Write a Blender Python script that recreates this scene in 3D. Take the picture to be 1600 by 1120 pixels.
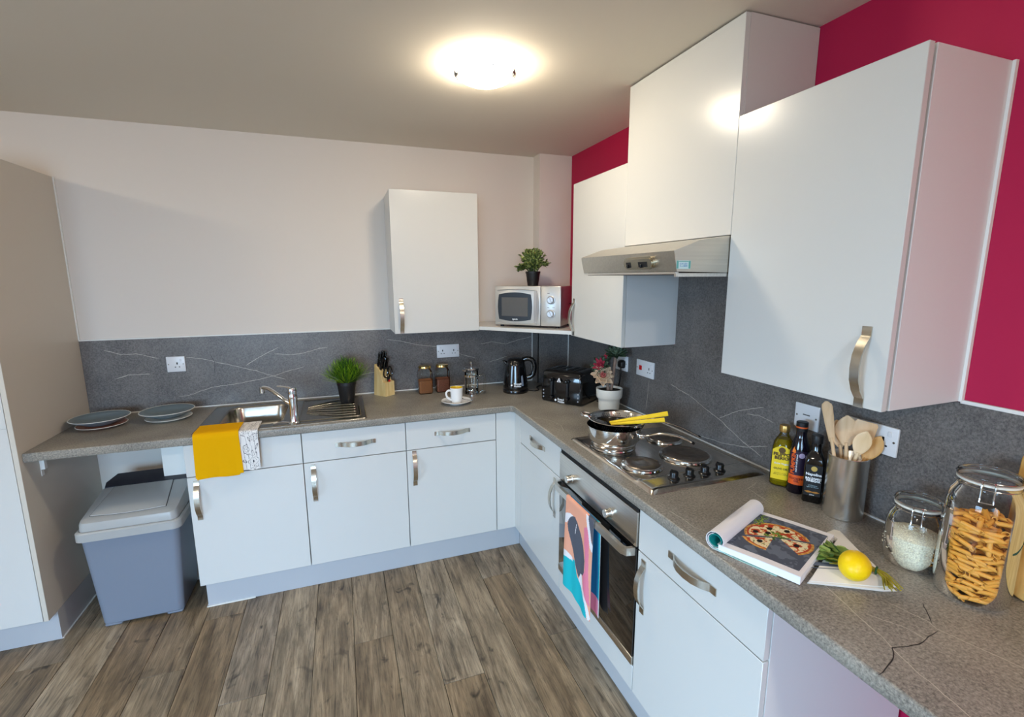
import bpy, bmesh, math, random
from math import pi, sin, cos, radians, sqrt, atan2
from mathutils import Vector, Matrix, noise

random.seed(7)
for o in list(bpy.data.objects):
    bpy.data.objects.remove(o)
SC = bpy.context.scene
COL = SC.collection

# ---------------------------------------------------------------- camera
cam_d = bpy.data.cameras.new('camera')
cam = bpy.data.objects.new('camera', cam_d)
COL.objects.link(cam)
SC.camera = cam
cam_d.sensor_width = 36.0
cam_d.lens = 740.3773 / 1600 * 36.0
cam_d.clip_start = 0.02
CR = Vector((0.94109435, -0.33812442, -0.00364672))
CU = Vector((0.06055463, 0.15791062, 0.98559493))
CF = Vector((0.33267786, 0.92775865, -0.16908379))
CP = Vector((-1.4909, -3.0759, 1.6345))
cam.matrix_world = Matrix(((CR.x, CU.x, -CF.x, CP.x), (CR.y, CU.y, -CF.y, CP.y),
                           (CR.z, CU.z, -CF.z, CP.z), (0, 0, 0, 1)))

# ---------------------------------------------------------------- world, light, exposure
W = bpy.data.worlds.new('world')
SC.world = W
W.use_nodes = True
W.node_tree.nodes['Background'].inputs[0].default_value = (0.62, 0.78, 1.0, 1)
W.node_tree.nodes['Background'].inputs[1].default_value = 1.0
SC.view_settings.view_transform = 'Standard'
SC.view_settings.look = 'None'
SC.view_settings.gamma = 1.0
SC.view_settings.use_curve_mapping = False
SC.view_settings.exposure = 0.4
SC.cycles.use_denoising = True
SC.cycles.max_bounces = 10
SC.cycles.transparent_max_bounces = 24
SC.cycles.blur_glossy = 0.6
SC.cycles.sample_clamp_indirect = 6.0


def area_light(name, loc, rot, sx, sy, power, color):
    d = bpy.data.lights.new(name, 'AREA')
    d.shape = 'RECTANGLE'
    d.size, d.size_y = sx, sy
    d.energy = power
    d.color = color
    o = bpy.data.objects.new(name, d)
    o.location = loc
    o.rotation_euler = rot
    COL.objects.link(o)
    return o


# daylight coming in through the windows of the wall behind the camera and of the left wall
# (sky light falls inwards and down, so the lamps face slightly downwards)
for wl in (area_light('window_daylight', (-2.6, -5.54, 1.4), (radians(90 - 30), 0, 0), 1.6, 1.25, 58, (0.44, 0.70, 1.0)),
           area_light('window_daylight', (-5.14, -3.4, 1.4), (radians(90 - 30), 0, radians(-90)), 1.6, 1.25, 62, (0.44, 0.70, 1.0))):
    wl.data.spread = radians(100)

# ---------------------------------------------------------------- helpers


def srgb(*c):
    if len(c) == 1 and isinstance(c[0], str):
        h = c[0].lstrip('#')
        c = [int(h[i:i + 2], 16) for i in (0, 2, 4)]
    r = []
    for x in c:
        x = x / 255.0
        r.append(x / 12.92 if x <= 0.04045 else ((x + 0.055) / 1.055) ** 2.4)
    return tuple(r)


MATS = {}


def mat(name, color, rough=0.5, metal=0.0, spec=0.5, coat=0.0, coat_rough=0.1, trans=0.0, ior=1.45, emit=None,
        estr=0.0, grain=None, bump=None, aniso=0.0, sss=0.0):
    """grain=(scale xyz, amount): tonal noise; bump=(scale, strength)"""
    m = bpy.data.materials.new(name)
    m.use_nodes = True
    nt = m.node_tree
    b = nt.nodes['Principled BSDF']
    b.inputs['Base Color'].default_value = (*color, 1)
    b.inputs['Roughness'].default_value = rough
    b.inputs['Metallic'].default_value = metal
    b.inputs['Specular IOR Level'].default_value = spec
    b.inputs['Coat Weight'].default_value = coat
    b.inputs['Coat Roughness'].default_value = coat_rough
    b.inputs['Transmission Weight'].default_value = trans
    b.inputs['IOR'].default_value = ior
    b.inputs['Anisotropic'].default_value = aniso
    if sss:
        b.inputs['Subsurface Weight'].default_value = sss
        b.inputs['Subsurface Radius'].default_value = (0.01, 0.006, 0.003)
    if emit:
        b.inputs['Emission Color'].default_value = (*emit, 1)
        b.inputs['Emission Strength'].default_value = estr
    if grain or bump:
        tc = nt.nodes.new('ShaderNodeTexCoord')
    if grain:
        sc, amt = grain
        mp = nt.nodes.new('ShaderNodeMapping')
        mp.inputs['Scale'].default_value = sc
        nz = nt.nodes.new('ShaderNodeTexNoise')
        nz.inputs['Scale'].default_value = 1.0
        nz.inputs['Detail'].default_value = 5
        nt.links.new(tc.outputs['Object'], mp.inputs['Vector'])
        nt.links.new(mp.outputs['Vector'], nz.inputs['Vector'])
        rp = nt.nodes.new('ShaderNodeValToRGB')
        rp.color_ramp.elements[0].position = 0.3
        rp.color_ramp.elements[1].position = 0.7
        rp.color_ramp.elements[0].color = (*[max(0, c * (1 - amt)) for c in color], 1)
        rp.color_ramp.elements[1].color = (*[min(1, c * (1 + amt)) for c in color], 1)
        nt.links.new(nz.outputs['Fac'], rp.inputs['Fac'])
        nt.links.new(rp.outputs['Color'], b.inputs['Base Color'])
    if bump:
        bs, st = bump
        n2 = nt.nodes.new('ShaderNodeTexNoise')
        n2.inputs['Scale'].default_value = bs
        n2.inputs['Detail'].default_value = 3
        nt.links.new(tc.outputs['Object'], n2.inputs['Vector'])
        bp = nt.nodes.new('ShaderNodeBump')
        bp.inputs['Strength'].default_value = st
        bp.inputs['Distance'].default_value = 0.002
        nt.links.new(n2.outputs['Fac'], bp.inputs['Height'])
        nt.links.new(bp.outputs['Normal'], b.inputs['Normal'])
    MATS[name] = m
    return m


def glass_mat(name, tint=(0.97, 0.99, 0.98), refl=1.0):
    """thin clear glass: transparent with fresnel reflections"""
    m = bpy.data.materials.new(name)
    m.use_nodes = True
    nt = m.node_tree
    for n in list(nt.nodes):
        if n.type != 'OUTPUT_MATERIAL':
            nt.nodes.remove(n)
    out = [n for n in nt.nodes if n.type == 'OUTPUT_MATERIAL'][0]
    tr = nt.nodes.new('ShaderNodeBsdfTransparent')
    tr.inputs[0].default_value = (*tint, 1)
    gl = nt.nodes.new('ShaderNodeBsdfGlossy')
    gl.inputs['Roughness'].default_value = 0.03
    fr = nt.nodes.new('ShaderNodeFresnel')
    fr.inputs['IOR'].default_value = 1.35
    mu = nt.nodes.new('ShaderNodeMath')
    mu.operation = 'MULTIPLY'
    mu.inputs[1].default_value = refl
    mu.use_clamp = True
    mx = nt.nodes.new('ShaderNodeMixShader')
    nt.links.new(fr.outputs[0], mu.inputs[0])
    nt.links.new(mu.outputs[0], mx.inputs[0])
    nt.links.new(tr.outputs[0], mx.inputs[1])
    nt.links.new(gl.outputs[0], mx.inputs[2])
    nt.links.new(mx.outputs[0], out.inputs[0])
    MATS[name] = m
    return m


def attr_mat(name, rough=0.6, spec=0.3):
    m = mat(name, (0.5, 0.5, 0.5), rough, spec=spec)
    nt = m.node_tree
    a = nt.nodes.new('ShaderNodeAttribute')
    a.attribute_name = 'print'
    nt.links.new(a.outputs['Color'], nt.nodes['Principled BSDF'].inputs['Base Color'])
    return m


def tag(o, label=None, cat=None, group=None, kind=None):
    if label:
        o['label'] = label
    if cat:
        o['category'] = cat
    if group:
        o['group'] = group
    if kind:
        o['kind'] = kind
    return o


def thing(name, label, cat, loc=(0, 0, 0), rz=0.0, group=None, kind=None):
    o = bpy.data.objects.new(name, None)
    o.empty_display_size = 0.05
    o.location = loc
    o.rotation_euler = (0, 0, rz)
    COL.objects.link(o)
    return tag(o, label, cat, group, kind)


def world_matrix(o):
    m = Matrix.Identity(4)
    while o is not None:
        m = (Matrix.Translation(o.location) @ o.rotation_euler.to_matrix().to_4x4()) @ m
        o = o.parent
    return m


class MB:
    """collects shapes and builds ONE mesh object"""

    def __init__(self, M=None):
        self.v, self.f, self.m, self.M = [], [], [], M

    def add(self, verts, faces, m=0, M=None):
        b = len(self.v)
        for p in verts:
            p = Vector(p)
            if M is not None:
                p = M @ p
            if self.M is not None:
                p = self.M @ p
            self.v.append(p)
        for fc in faces:
            self.f.append([b + i for i in fc])
            self.m.append(m)
        return self

    def box(self, lo, hi, r=0.0, seg=2, m=0, M=None):
        x0, y0, z0 = lo
        x1, y1, z1 = hi
        vs = [(x0, y0, z0), (x1, y0, z0), (x1, y1, z0), (x0, y1, z0), (x0, y0, z1), (x1, y0, z1), (x1, y1, z1), (x0, y1, z1)]
        fs = [(0, 3, 2, 1), (4, 5, 6, 7), (0, 1, 5, 4), (1, 2, 6, 5), (2, 3, 7, 6), (3, 0, 4, 7)]
        if r > 0:
            bm = bmesh.new()
            bv = [bm.verts.new(p) for p in vs]
            for q in fs:
                bm.faces.new([bv[i] for i in q])
            bmesh.ops.bevel(bm, geom=list(bm.edges), offset=r, segments=seg, profile=0.5, affect='EDGES')
            bm.verts.index_update()
            vs = [tuple(p.co) for p in bm.verts]
            fs = [[p.index for p in q.verts] for q in bm.faces]
            bm.free()
        return self.add(vs, fs, m, M)

    def cbox(self, c, s, r=0.0, seg=2, m=0, M=None):
        return self.box([c[i] - s[i] / 2 for i in range(3)], [c[i] + s[i] / 2 for i in range(3)], r, seg, m, M)

    def lathe(self, prof, n=32, c=(0, 0, 0), m=0, M=None, sx=1.0, sy=1.0, a0=0.0):
        """prof: list of (r, z); points with r == 0 close the shape"""
        vs, fs, rings = [], [], []
        for r, z in prof:
            if r < 1e-7:
                rings.append([len(vs)])
                vs.append((c[0], c[1], c[2] + z))
            else:
                ring = []
                for i in range(n):
                    a = a0 + 2 * pi * i / n
                    ring.append(len(vs))
                    vs.append((c[0] + r * cos(a) * sx, c[1] + r * sin(a) * sy, c[2] + z))
                rings.append(ring)
        for A, B in zip(rings[:-1], rings[1:]):
            if len(A) == 1 and len(B) == 1:
                continue
            for i in range(n):
                j = (i + 1) % n
                if len(A) == 1:
                    fs.append((A[0], B[j], B[i]))
                elif len(B) == 1:
                    fs.append((A[i], A[j], B[0]))
                else:
                    fs.append((A[i], A[j], B[j], B[i]))
        return self.add(vs, fs, m, M)

    def cyl(self, p0, p1, r, n=16, m=0, r1=None, M=None):
        return self.tube([p0, p1], [r, r if r1 is None else r1], n, m, True, M)

    def tube(self, pts, r, n=10, m=0, cap=True, M=None, sq=1.0):
        pts = [Vector(p) for p in pts]
        rr = r if isinstance(r, (list, tuple)) else [r] * len(pts)
        T = []
        for i in range(len(pts)):
            t = pts[min(i + 1, len(pts) - 1)] - pts[max(i - 1, 0)]
            T.append(t.normalized())
        up = Vector((0, 0, 1)) if abs(T[0].z) < 0.9 else Vector((0, 1, 0))
        u = T[0].cross(up).normalized()
        vs, fs = [], []
        for i, p in enumerate(pts):
            u = (u - T[i] * u.dot(T[i])).normalized()
            w = T[i].cross(u)
            for k in range(n):
                a = 2 * pi * k / n
                vs.append(p + rr[i] * (cos(a) * u + sq * sin(a) * w))
        for i in range(len(pts) - 1):
            for k in range(n):
                j = (k + 1) % n
                fs.append((i * n + k, i * n + j, (i + 1) * n + j, (i + 1) * n + k))
        if cap:
            fs.append(list(range(n))[::-1])
            fs.append([(len(pts) - 1) * n + k for k in range(n)])
        return self.add(vs, fs, m, M)

    def strap(self, prof, w, t, m=0, M=None):
        """flat strip: prof = [(s, n)], strip spans +-w/2 across, thickness t"""
        vs, fs = [], []
        N = len(prof)
        for i in range(N):
            a, b = prof[max(i - 1, 0)], prof[min(i + 1, N - 1)]
            d = Vector((b[0] - a[0], b[1] - a[1])).normalized()
            nn = Vector((-d.y, d.x))
            s, h = prof[i]
            for sg, off in ((-1, 0), (1, 0), (1, t), (-1, t)):
                vs.append((s + nn.x * off, sg * w / 2, h + nn.y * off))
        for i in range(N - 1):
            for k in range(4):
                j = (k + 1) % 4
                fs.append((i * 4 + k, (i + 1) * 4 + k, (i + 1) * 4 + j, i * 4 + j))
        fs.append((0, 1, 2, 3))
        fs.append(tuple((N - 1) * 4 + k for k in (3, 2, 1, 0)))
        return self.add(vs, fs, m, M)

    def prism(self, poly, z0, z1, m=0, M=None):
        n = len(poly)
        vs = [(x, y, z0) for x, y in poly] + [(x, y, z1) for x, y in poly]
        fs = [list(range(n))[::-1], list(range(n, 2 * n))]
        fs += [(i, (i + 1) % n, n + (i + 1) % n, n + i) for i in range(n)]
        return self.add(vs, fs, m, M)

    def ball(self, c, r, n=16, m=0, M=None, s=(1, 1, 1)):
        k = max(6, n // 2)
        prof = [(r * sin(pi * i / k), -r * cos(pi * i / k)) for i in range(k + 1)]
        prof[0] = (0, -r)
        prof[-1] = (0, r)
        T = Matrix.Translation(c) @ Matrix.Diagonal((*s, 1))
        if M is not None:
            T = M @ T
        return self.lathe(prof, n, (0, 0, 0), m, T)

    def sheet(self, fn, nu, nv, m=0, M=None, thick=0.0):
        """surface fn(u, v) on a grid; thick > 0 makes a closed slab along the local normal"""
        P = [[Vector(fn(i / nu, j / nv)) for i in range(nu + 1)] for j in range(nv + 1)]
        vs = [p for row in P for p in row]
        fs = []
        w = nu + 1
        for j in range(nv):
            for i in range(nu):
                fs.append((j * w + i, j * w + i + 1, (j + 1) * w + i + 1, (j + 1) * w + i))
        if thick:
            k = len(vs)
            back = []
            for j in range(nv + 1):
                for i in range(nu + 1):
                    du = P[j][min(i + 1, nu)] - P[j][max(i - 1, 0)]
                    dv = P[min(j + 1, nv)][i] - P[max(j - 1, 0)][i]
                    nn = du.cross(dv)
                    nn = nn.normalized() if nn.length > 1e-12 else Vector((0, 0, 1))
                    back.append(P[j][i] - nn * thick)
            vs = vs + back
            fs += [tuple(k + q for q in reversed(fc)) for fc in fs]
            rim = [i for i in range(w)] + [j * w + nu for j in range(1, nv + 1)] + \
                  [nv * w + i for i in range(nu - 1, -1, -1)] + [j * w for j in range(nv - 1, 0, -1)]
            for a, b in zip(rim, rim[1:] + rim[:1]):
                fs.append((b, a, k + a, k + b))
        return self.add(vs, fs, m, M)

    def build(self, name, mats, parent=None, world=True, angle=38, kind=None, label=None):
        me = bpy.data.meshes.new(name)
        vs = self.v
        if parent is not None and world:
            inv = world_matrix(parent).inverted()
            vs = [inv @ p for p in vs]
        me.from_pydata([tuple(p) for p in vs], [], self.f)
        if not isinstance(mats, (list, tuple)):
            mats = [mats]
        for mt in mats:
            me.materials.append(mt)
        bm = bmesh.new()
        bm.from_mesh(me)
        for i, fc in enumerate(bm.faces):
            fc.material_index = self.m[i]
            fc.smooth = angle > 0
        bmesh.ops.recalc_face_normals(bm, faces=list(bm.faces))
        if angle > 0:
            la = radians(angle)
            for e in bm.edges:
                if len(e.link_faces) == 2 and e.calc_face_angle(0) > la:
                    e.smooth = False
        bm.to_mesh(me)
        bm.free()
        me.update()
        o = bpy.data.objects.new(name, me)
        COL.objects.link(o)
        if parent is not None:
            o.parent = parent
        if kind:
            o['kind'] = kind
        if label:
            o['label'] = label
        return o


def one(name, label, cat, mb, mats, group=None, kind=None, angle=38, loc=None):
    """a thing made of one mesh, its origin at the centre of its base"""
    lo = Vector((min(p.x for p in mb.v), min(p.y for p in mb.v), min(p.z for p in mb.v)))
    hi = Vector((max(p.x for p in mb.v), max(p.y for p in mb.v), max(p.z for p in mb.v)))
    c = Vector(((lo.x + hi.x) / 2, (lo.y + hi.y) / 2, lo.z)) if loc is None else Vector(loc)
    mb.v = [p - c for p in mb.v]
    o = mb.build(name, mats, None, False, angle)
    o.location = c
    return tag(o, label, cat, group, kind)


def struct(name, mb, mats, parent=None, angle=38):
    o = mb.build(name, mats, parent, True, angle)
    if parent is None:
        o['kind'] = 'structure'
    return o


def printed(name, color_fn, nu, nv, surf, mt, parent):
    """a flat print: grid whose faces carry a colour from color_fn(u, v)"""
    mb = MB().sheet(surf, nu, nv)
    o = mb.build(name, mt, parent, True, 60)
    me = o.data
    at = me.color_attributes.new('print', 'FLOAT_COLOR', 'CORNER')
    buf = []
    for k in range(nu * nv):
        i, j = k % nu, k // nu
        c = color_fn((i + 0.5) / nu, (j + 0.5) / nv)
        buf += [c[0], c[1], c[2], 1.0] * 4
    at.data.foreach_set('color', buf)
    return o


def text(name, body, size, M, mt, parent, align='CENTER', squash=1.0, extrude=0.0003, bold=0.0):
    """lettering as thin raised geometry; M places it (x right, y up, z out) in the world"""
    cu = bpy.data.curves.new(name, 'FONT')
    cu.body = body
    cu.size = size
    cu.align_x = align
    cu.align_y = 'CENTER'
    cu.extrude = extrude
    cu.offset = bold
    cu.resolution_u = 2
    cu.space_line = 0.85
    t = bpy.data.objects.new(name, cu)
    COL.objects.link(t)
    dg = bpy.context.evaluated_depsgraph_get()
    me = bpy.data.meshes.new_from_object(t.evaluated_get(dg))
    bpy.data.objects.remove(t)
    bpy.data.curves.remove(cu)
    inv = world_matrix(parent).inverted()
    me.transform(inv @ M @ Matrix.Diagonal((squash, 1, 1, 1)))
    me.materials.clear()
    me.materials.append(mt)
    o = bpy.data.objects.new(name, me)
    COL.objects.link(o)
    o.parent = parent
    return o


def frame(origin, ex, ey):
    """matrix with local x along ex, y along ey, z = ex x ey"""
    ex = Vector(ex).normalized()
    ey = Vector(ey)
    ey = (ey - ex * ey.dot(ex)).normalized()
    ez = ex.cross(ey)
    return Matrix(((ex.x, ey.x, ez.x, origin[0]), (ex.y, ey.y, ez.y, origin[1]), (ex.z, ey.z, ez.z, origin[2]), (0, 0, 0, 1)))


def copy_tree(o, parent=None):
    c = o.copy()
    COL.objects.link(c)
    if parent is not None:
        c.parent = parent
    for ch in [k for k in bpy.data.objects if k.parent == o]:
        copy_tree(ch, c)
    return c


def arc(cx, cy, r, a0, a1, n):
    return [(cx + r * cos(a0 + (a1 - a0) * i / n), cy + r * sin(a0 + (a1 - a0) * i / n)) for i in range(n + 1)]


def smooth_path(pts, n=6):
    """Catmull-Rom through points"""
    P = [Vector(p) for p in pts]
    P = [P[0] * 2 - P[1]] + P + [P[-1] * 2 - P[-2]]
    out = []
    for i in range(1, len(P) - 2):
        for k in range(n):
            t = k / n
            a, b, c, d = P[i - 1], P[i], P[i + 1], P[i + 2]
            out.append(0.5 * ((2 * b) + (c - a) * t + (2 * a - 5 * b + 4 * c - d) * t * t + (3 * b - a - 3 * c + d) * t ** 3))
    out.append(P[-2])
    return out

# ---------------------------------------------------------------- materials
WHITE = mat('white_laminate', srgb(208, 207, 203), 0.22, spec=0.5)
CARC = mat('carcass_laminate', srgb(218, 217, 215), 0.38)
GREYPANEL = mat('grey_beige_laminate', srgb(205, 197, 184), 0.4)
WALLP = mat('wall_paint', srgb(222, 212, 202), 0.75, bump=(300, 0.03))
CEILP = mat('ceiling_paint', srgb(226, 217, 202), 0.85, bump=(250, 0.04))
PINK = mat('magenta_wall_paint', srgb(176, 4, 66), 0.65, bump=(300, 0.03))
WTRIM = mat('white_trim', srgb(232, 230, 224), 0.35)
STEEL = mat('brushed_steel', srgb(214, 210, 203), 0.28, 1.0, grain=((4, 160, 160), 0.08))
STEELV = mat('brushed_steel_pot', srgb(226, 223, 216), 0.27, 1.0, aniso=0.6, grain=((300, 300, 3), 0.07))
HANDLE = mat('brushed_nickel', srgb(206, 200, 188), 0.24, 1.0)
CHROME = mat('chrome', srgb(225, 226, 228), 0.06, 1.0)
POLISH = mat('polished_steel', srgb(226, 223, 218), 0.12, 1.0)
HOBST = mat('hob_steel', srgb(208, 202, 194), 0.2, 1.0, grain=((6, 120, 120), 0.1))
PLATEM = mat('hotplate_iron', srgb(122, 112, 104), 0.32, 0.9, grain=((60, 60, 60), 0.2))
BLACKP = mat('black_gloss_plastic', srgb(12, 12, 14), 0.12, coat=0.5, coat_rough=0.05)
BLACKM = mat('black_matt_plastic', srgb(24, 23, 24), 0.45)
DARK = mat('dark_gap', srgb(16, 15, 16), 0.7)
OVENGL = mat('oven_glass', srgb(7, 8, 10), 0.04, spec=0.7, coat=1.0, coat_rough=0.03)
SOCKET = mat('socket_plastic', srgb(226, 226, 228), 0.28)
RED = mat('red_plastic', srgb(196, 26, 30), 0.4)
PRINTW = mat('white_print', srgb(235, 236, 238), 0.5)
PRINTG = mat('grey_print', srgb(96, 96, 98), 0.5)
PRINTK = mat('black_print', srgb(20, 20, 20), 0.6)
GLASS = glass_mat('clear_glass')
GLASSG = glass_mat('greenish_glass', (0.985, 0.99, 0.985), 1.2)
PRN = attr_mat('colour_print', 0.45)
PRNC = attr_mat('cloth_print', 0.85, 0.15)


def wood_mat(name, c0, c1, scale, rough=0.5):
    m = mat(name, c0, rough)
    nt = m.node_tree
    tc = nt.nodes.new('ShaderNodeTexCoord')
    mp = nt.nodes.new('ShaderNodeMapping')
    mp.inputs['Scale'].default_value = scale
    nz = nt.nodes.new('ShaderNodeTexNoise')
    nz.inputs['Scale'].default_value = 1
    nz.inputs['Detail'].default_value = 6
    nz.inputs['Distortion'].default_value = 0.6
    rp = nt.nodes.new('ShaderNodeValToRGB')
    rp.color_ramp.elements[0].position = 0.32
    rp.color_ramp.elements[1].position = 0.68
    rp.color_ramp.elements[0].color = (*c0, 1)
    rp.color_ramp.elements[1].color = (*c1, 1)
    nt.links.new(tc.outputs['Object'], mp.inputs['Vector'])
    nt.links.new(mp.outputs['Vector'], nz.inputs['Vector'])
    nt.links.new(nz.outputs['Fac'], rp.inputs['Fac'])
    nt.links.new(rp.outputs['Color'], nt.nodes['Principled BSDF'].inputs['Base Color'])
    return m


def stone_mat(name, base, lo, hi, speck, rough):
    """printed slate laminate: fine speckle, cloudy tone, hair-thin pale veins"""
    m = mat(name, base, rough, spec=0.45)
    nt = m.node_tree
    L = nt.links.new
    tc = nt.nodes.new('ShaderNodeTexCoord')
    n1 = nt.nodes.new('ShaderNodeTexNoise')
    n1.inputs['Scale'].default_value = speck
    n1.inputs['Detail'].default_value = 4
    n1.inputs['Roughness'].default_value = 0.75
    n2 = nt.nodes.new('ShaderNodeTexNoise')
    n2.inputs['Scale'].default_value = 7
    n2.inputs['Detail'].default_value = 6
    rp = nt.nodes.new('ShaderNodeValToRGB')
    rp.color_ramp.elements[0].position = 0.34
    rp.color_ramp.elements[1].position = 0.66
    rp.color_ramp.elements[0].color = (*lo, 1)
    rp.color_ramp.elements[1].color = (*hi, 1)
    mx = nt.nodes.new('ShaderNodeMix')
    mx.data_type = 'FLOAT'
    mx.inputs[0].default_value = 0.22
    L(tc.outputs['Object'], n1.inputs['Vector'])
    L(tc.outputs['Object'], n2.inputs['Vector'])
    L(n1.outputs['Fac'], mx.inputs[2])
    L(n2.outputs['Fac'], mx.inputs[3])
    L(mx.outputs[0], rp.inputs['Fac'])
    L(rp.outputs['Color'], nt.nodes['Principled BSDF'].inputs['Base Color'])
    bp = nt.nodes.new('ShaderNodeBump')
    bp.inputs['Strength'].default_value = 0.12
    bp.inputs['Distance'].default_value = 0.001
    L(n1.outputs['Fac'], bp.inputs['Height'])
    L(bp.outputs['Normal'], nt.nodes['Principled BSDF'].inputs['Normal'])
    return m


WORKTOP = stone_mat('worktop_laminate', srgb(128, 123, 114), srgb(84, 80, 75), srgb(170, 163, 151), 160, 0.33)
SPLASH = stone_mat('splashback_laminate', srgb(104, 100, 98), srgb(70, 67, 66), srgb(132, 126, 122), 170, 0.36)
VEIN = mat('pale_vein', srgb(186, 178, 166), 0.4)
VEIND = mat('dark_vein', srgb(42, 40, 40), 0.5)


def plank_mat():
    m = mat('oak_plank', srgb(120, 104, 86), 0.42)
    nt = m.node_tree
    L = nt.links.new
    N = nt.nodes.new
    b = nt.nodes['Principled BSDF']
    tc = N('ShaderNodeTexCoord')
    oi = N('ShaderNodeObjectInfo')
    off = N('ShaderNodeVectorMath')
    off.operation = 'MULTIPLY_ADD'
    off.inputs[1].default_value = (1, 1, 1)
    sc = N('ShaderNodeVectorMath')
    sc.operation = 'SCALE'
    sc.inputs[3].default_value = 37.0
    cmb = N('ShaderNodeCombineXYZ')
    for k in range(3):
        L(oi.outputs['Random'], cmb.inputs[k])
    L(cmb.outputs[0], sc.inputs[0])
    L(tc.outputs['Object'], off.inputs[0])
    L(sc.outputs[0], off.inputs[2])

    def nz(scale, detail, dist, rough=0.6):
        mp = N('ShaderNodeMapping')
        mp.inputs['Scale'].default_value = scale
        n = N('ShaderNodeTexNoise')
        n.inputs['Scale'].default_value = 1
        n.inputs['Detail'].default_value = detail
        n.inputs['Roughness'].default_value = rough
        n.inputs['Distortion'].default_value = dist
        L(off.outputs[0], mp.inputs['Vector'])
        L(mp.outputs['Vector'], n.inputs['Vector'])
        return n
    fine = nz((95, 5, 8), 6, 1.6, 0.75)
    band = nz((14, 1.3, 3), 4, 2.2)
    cloud = nz((9, 3.5, 3), 3, 0.4)
    knot = nz((11, 7, 4), 2, 1.2, 0.6)

    def ramp(src, stops):
        r = N('ShaderNodeValToRGB')
        e = r.color_ramp.elements
        while len(e) < len(stops):
            e.new(0.5)
        for el, (p, c) in zip(e, stops):
            el.position = p
            el.color = (*c, 1) if isinstance(c, tuple) else (c, c, c, 1)
        L(src, r.inputs['Fac'])
        return r
    r0 = ramp(band.outputs['Fac'], [(0.25, srgb(98, 84, 68)), (0.5, srgb(150, 135, 114)), (0.75, srgb(182, 167, 145))])
    r1 = ramp(fine.outputs['Fac'], [(0.34, 0.40), (0.52, 0.98), (0.72, 1.22)])
    r2 = ramp(cloud.outputs['Fac'], [(0.28, 0.58), (0.62, 1.10)])
    r3 = ramp(knot.outputs['Fac'], [(0.25, 0.22), (0.30, 0.55), (0.37, 1.0)])
    rr = ramp(oi.outputs['Random'], [(0.0, srgb(222, 208, 190)), (0.5, srgb(255, 250, 242)), (1.0, srgb(240, 236, 236))])
    cur = r0.outputs['Color']
    for r in (r1, r2, r3, rr):
        mx = N('ShaderNodeMix')
        mx.data_type = 'RGBA'
        mx.blend_type = 'MULTIPLY'
        mx.inputs[0].default_value = 1.0
        L(cur, mx.inputs[6])
        L(r.outputs['Color'], mx.inputs[7])
        cur = mx.outputs[2]
    L(cur, b.inputs['Base Color'])
    bp = N('ShaderNodeBump')
    bp.inputs['Strength'].default_value = 0.25
    bp.inputs['Distance'].default_value = 0.001
    L(fine.outputs['Fac'], bp.inputs['Height'])
    L(bp.outputs['Normal'], b.inputs['Normal'])
    return m


PLANK = plank_mat()
WOODL = wood_mat('pale_beech', srgb(205, 168, 124), srgb(226, 194, 152), (30, 30, 4), 0.5)
WOODP = wood_mat('pine', srgb(214, 178, 112), srgb(236, 208, 150), (50, 50, 5), 0.5)
WOODB = wood_mat('chopping_board_wood', srgb(176, 126, 54), srgb(205, 158, 82), (60, 60, 6), 0.5)

# ---------------------------------------------------------------- room dimensions (metres)
LX = -2.791          # face of the tall cabinet's side panel
CZ = 2.4174          # ceiling
H = 0.91             # worktop
FX = -0.578          # front plane of base doors
S = 1.3164           # top of splashbacks
UB, UT, UD = 1.3155, 2.1134, 0.3034
RX0, RY0 = -5.2, -5.6

# ---------------------------------------------------------------- setting
base = MB().box((RX0 - .1, RY0 - .1, -0.12), (0.1, 0.1, -0.006))
FLOOR = struct('floor', base, mat('floor_underlay', srgb(40, 34, 28), 0.8))

PW, G = 0.1697, 0.0009
joints = {0: [-0.793, -1.99], 1: [-1.82], 2: [-1.40, -2.60], 3: [-1.94], 4: [-1.05, -2.25], 5: [-1.62, -2.80],
          6: [-1.60], 7: [-1.198, -2.40], 8: [-0.643, -1.84], 9: [-0.945, -2.14], 10: [-0.30, -1.50], 11: [-1.31, -2.5],
          12: [-0.72, -1.92], 13: [-1.1, -2.3], 14: [-0.5, -1.7], 15: [-0.9, -2.1]}
mesh_cache = {}
for k in range(-1, 16):
    x1 = -0.848 - PW * (k - 1) + 0.0
    x1 = -0.678 - PW * k
    x0 = x1 - PW
    ys = [-0.0] + joints.get(k, [-1.3, -2.5]) + [-3.4]
    for a, b in zip(ys[:-1], ys[1:]):
        n = round(a - b, 3)
        if n not in mesh_cache:
            mb = MB().box((-PW / 2 + G, -n / 2 + G, -0.008), (PW / 2 - G, n / 2 - G, 0.0), 0.0012, 1)
            o = mb.build('plank', PLANK, FLOOR, False)
            mesh_cache[n] = o.data
        else:
            o = bpy.data.objects.new('plank', mesh_cache[n])
            COL.objects.link(o)
            o.parent = FLOOR
        o.location = ((x0 + x1) / 2, (a + b) / 2, 0)
rest = MB().box((RX0, RY0, -0.008), (-3.4, 0, 0)).box((-3.4, RY0, -0.008), (0, -3.402, 0))
rest.build('floor_covering', PLANK, FLOOR)

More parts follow.
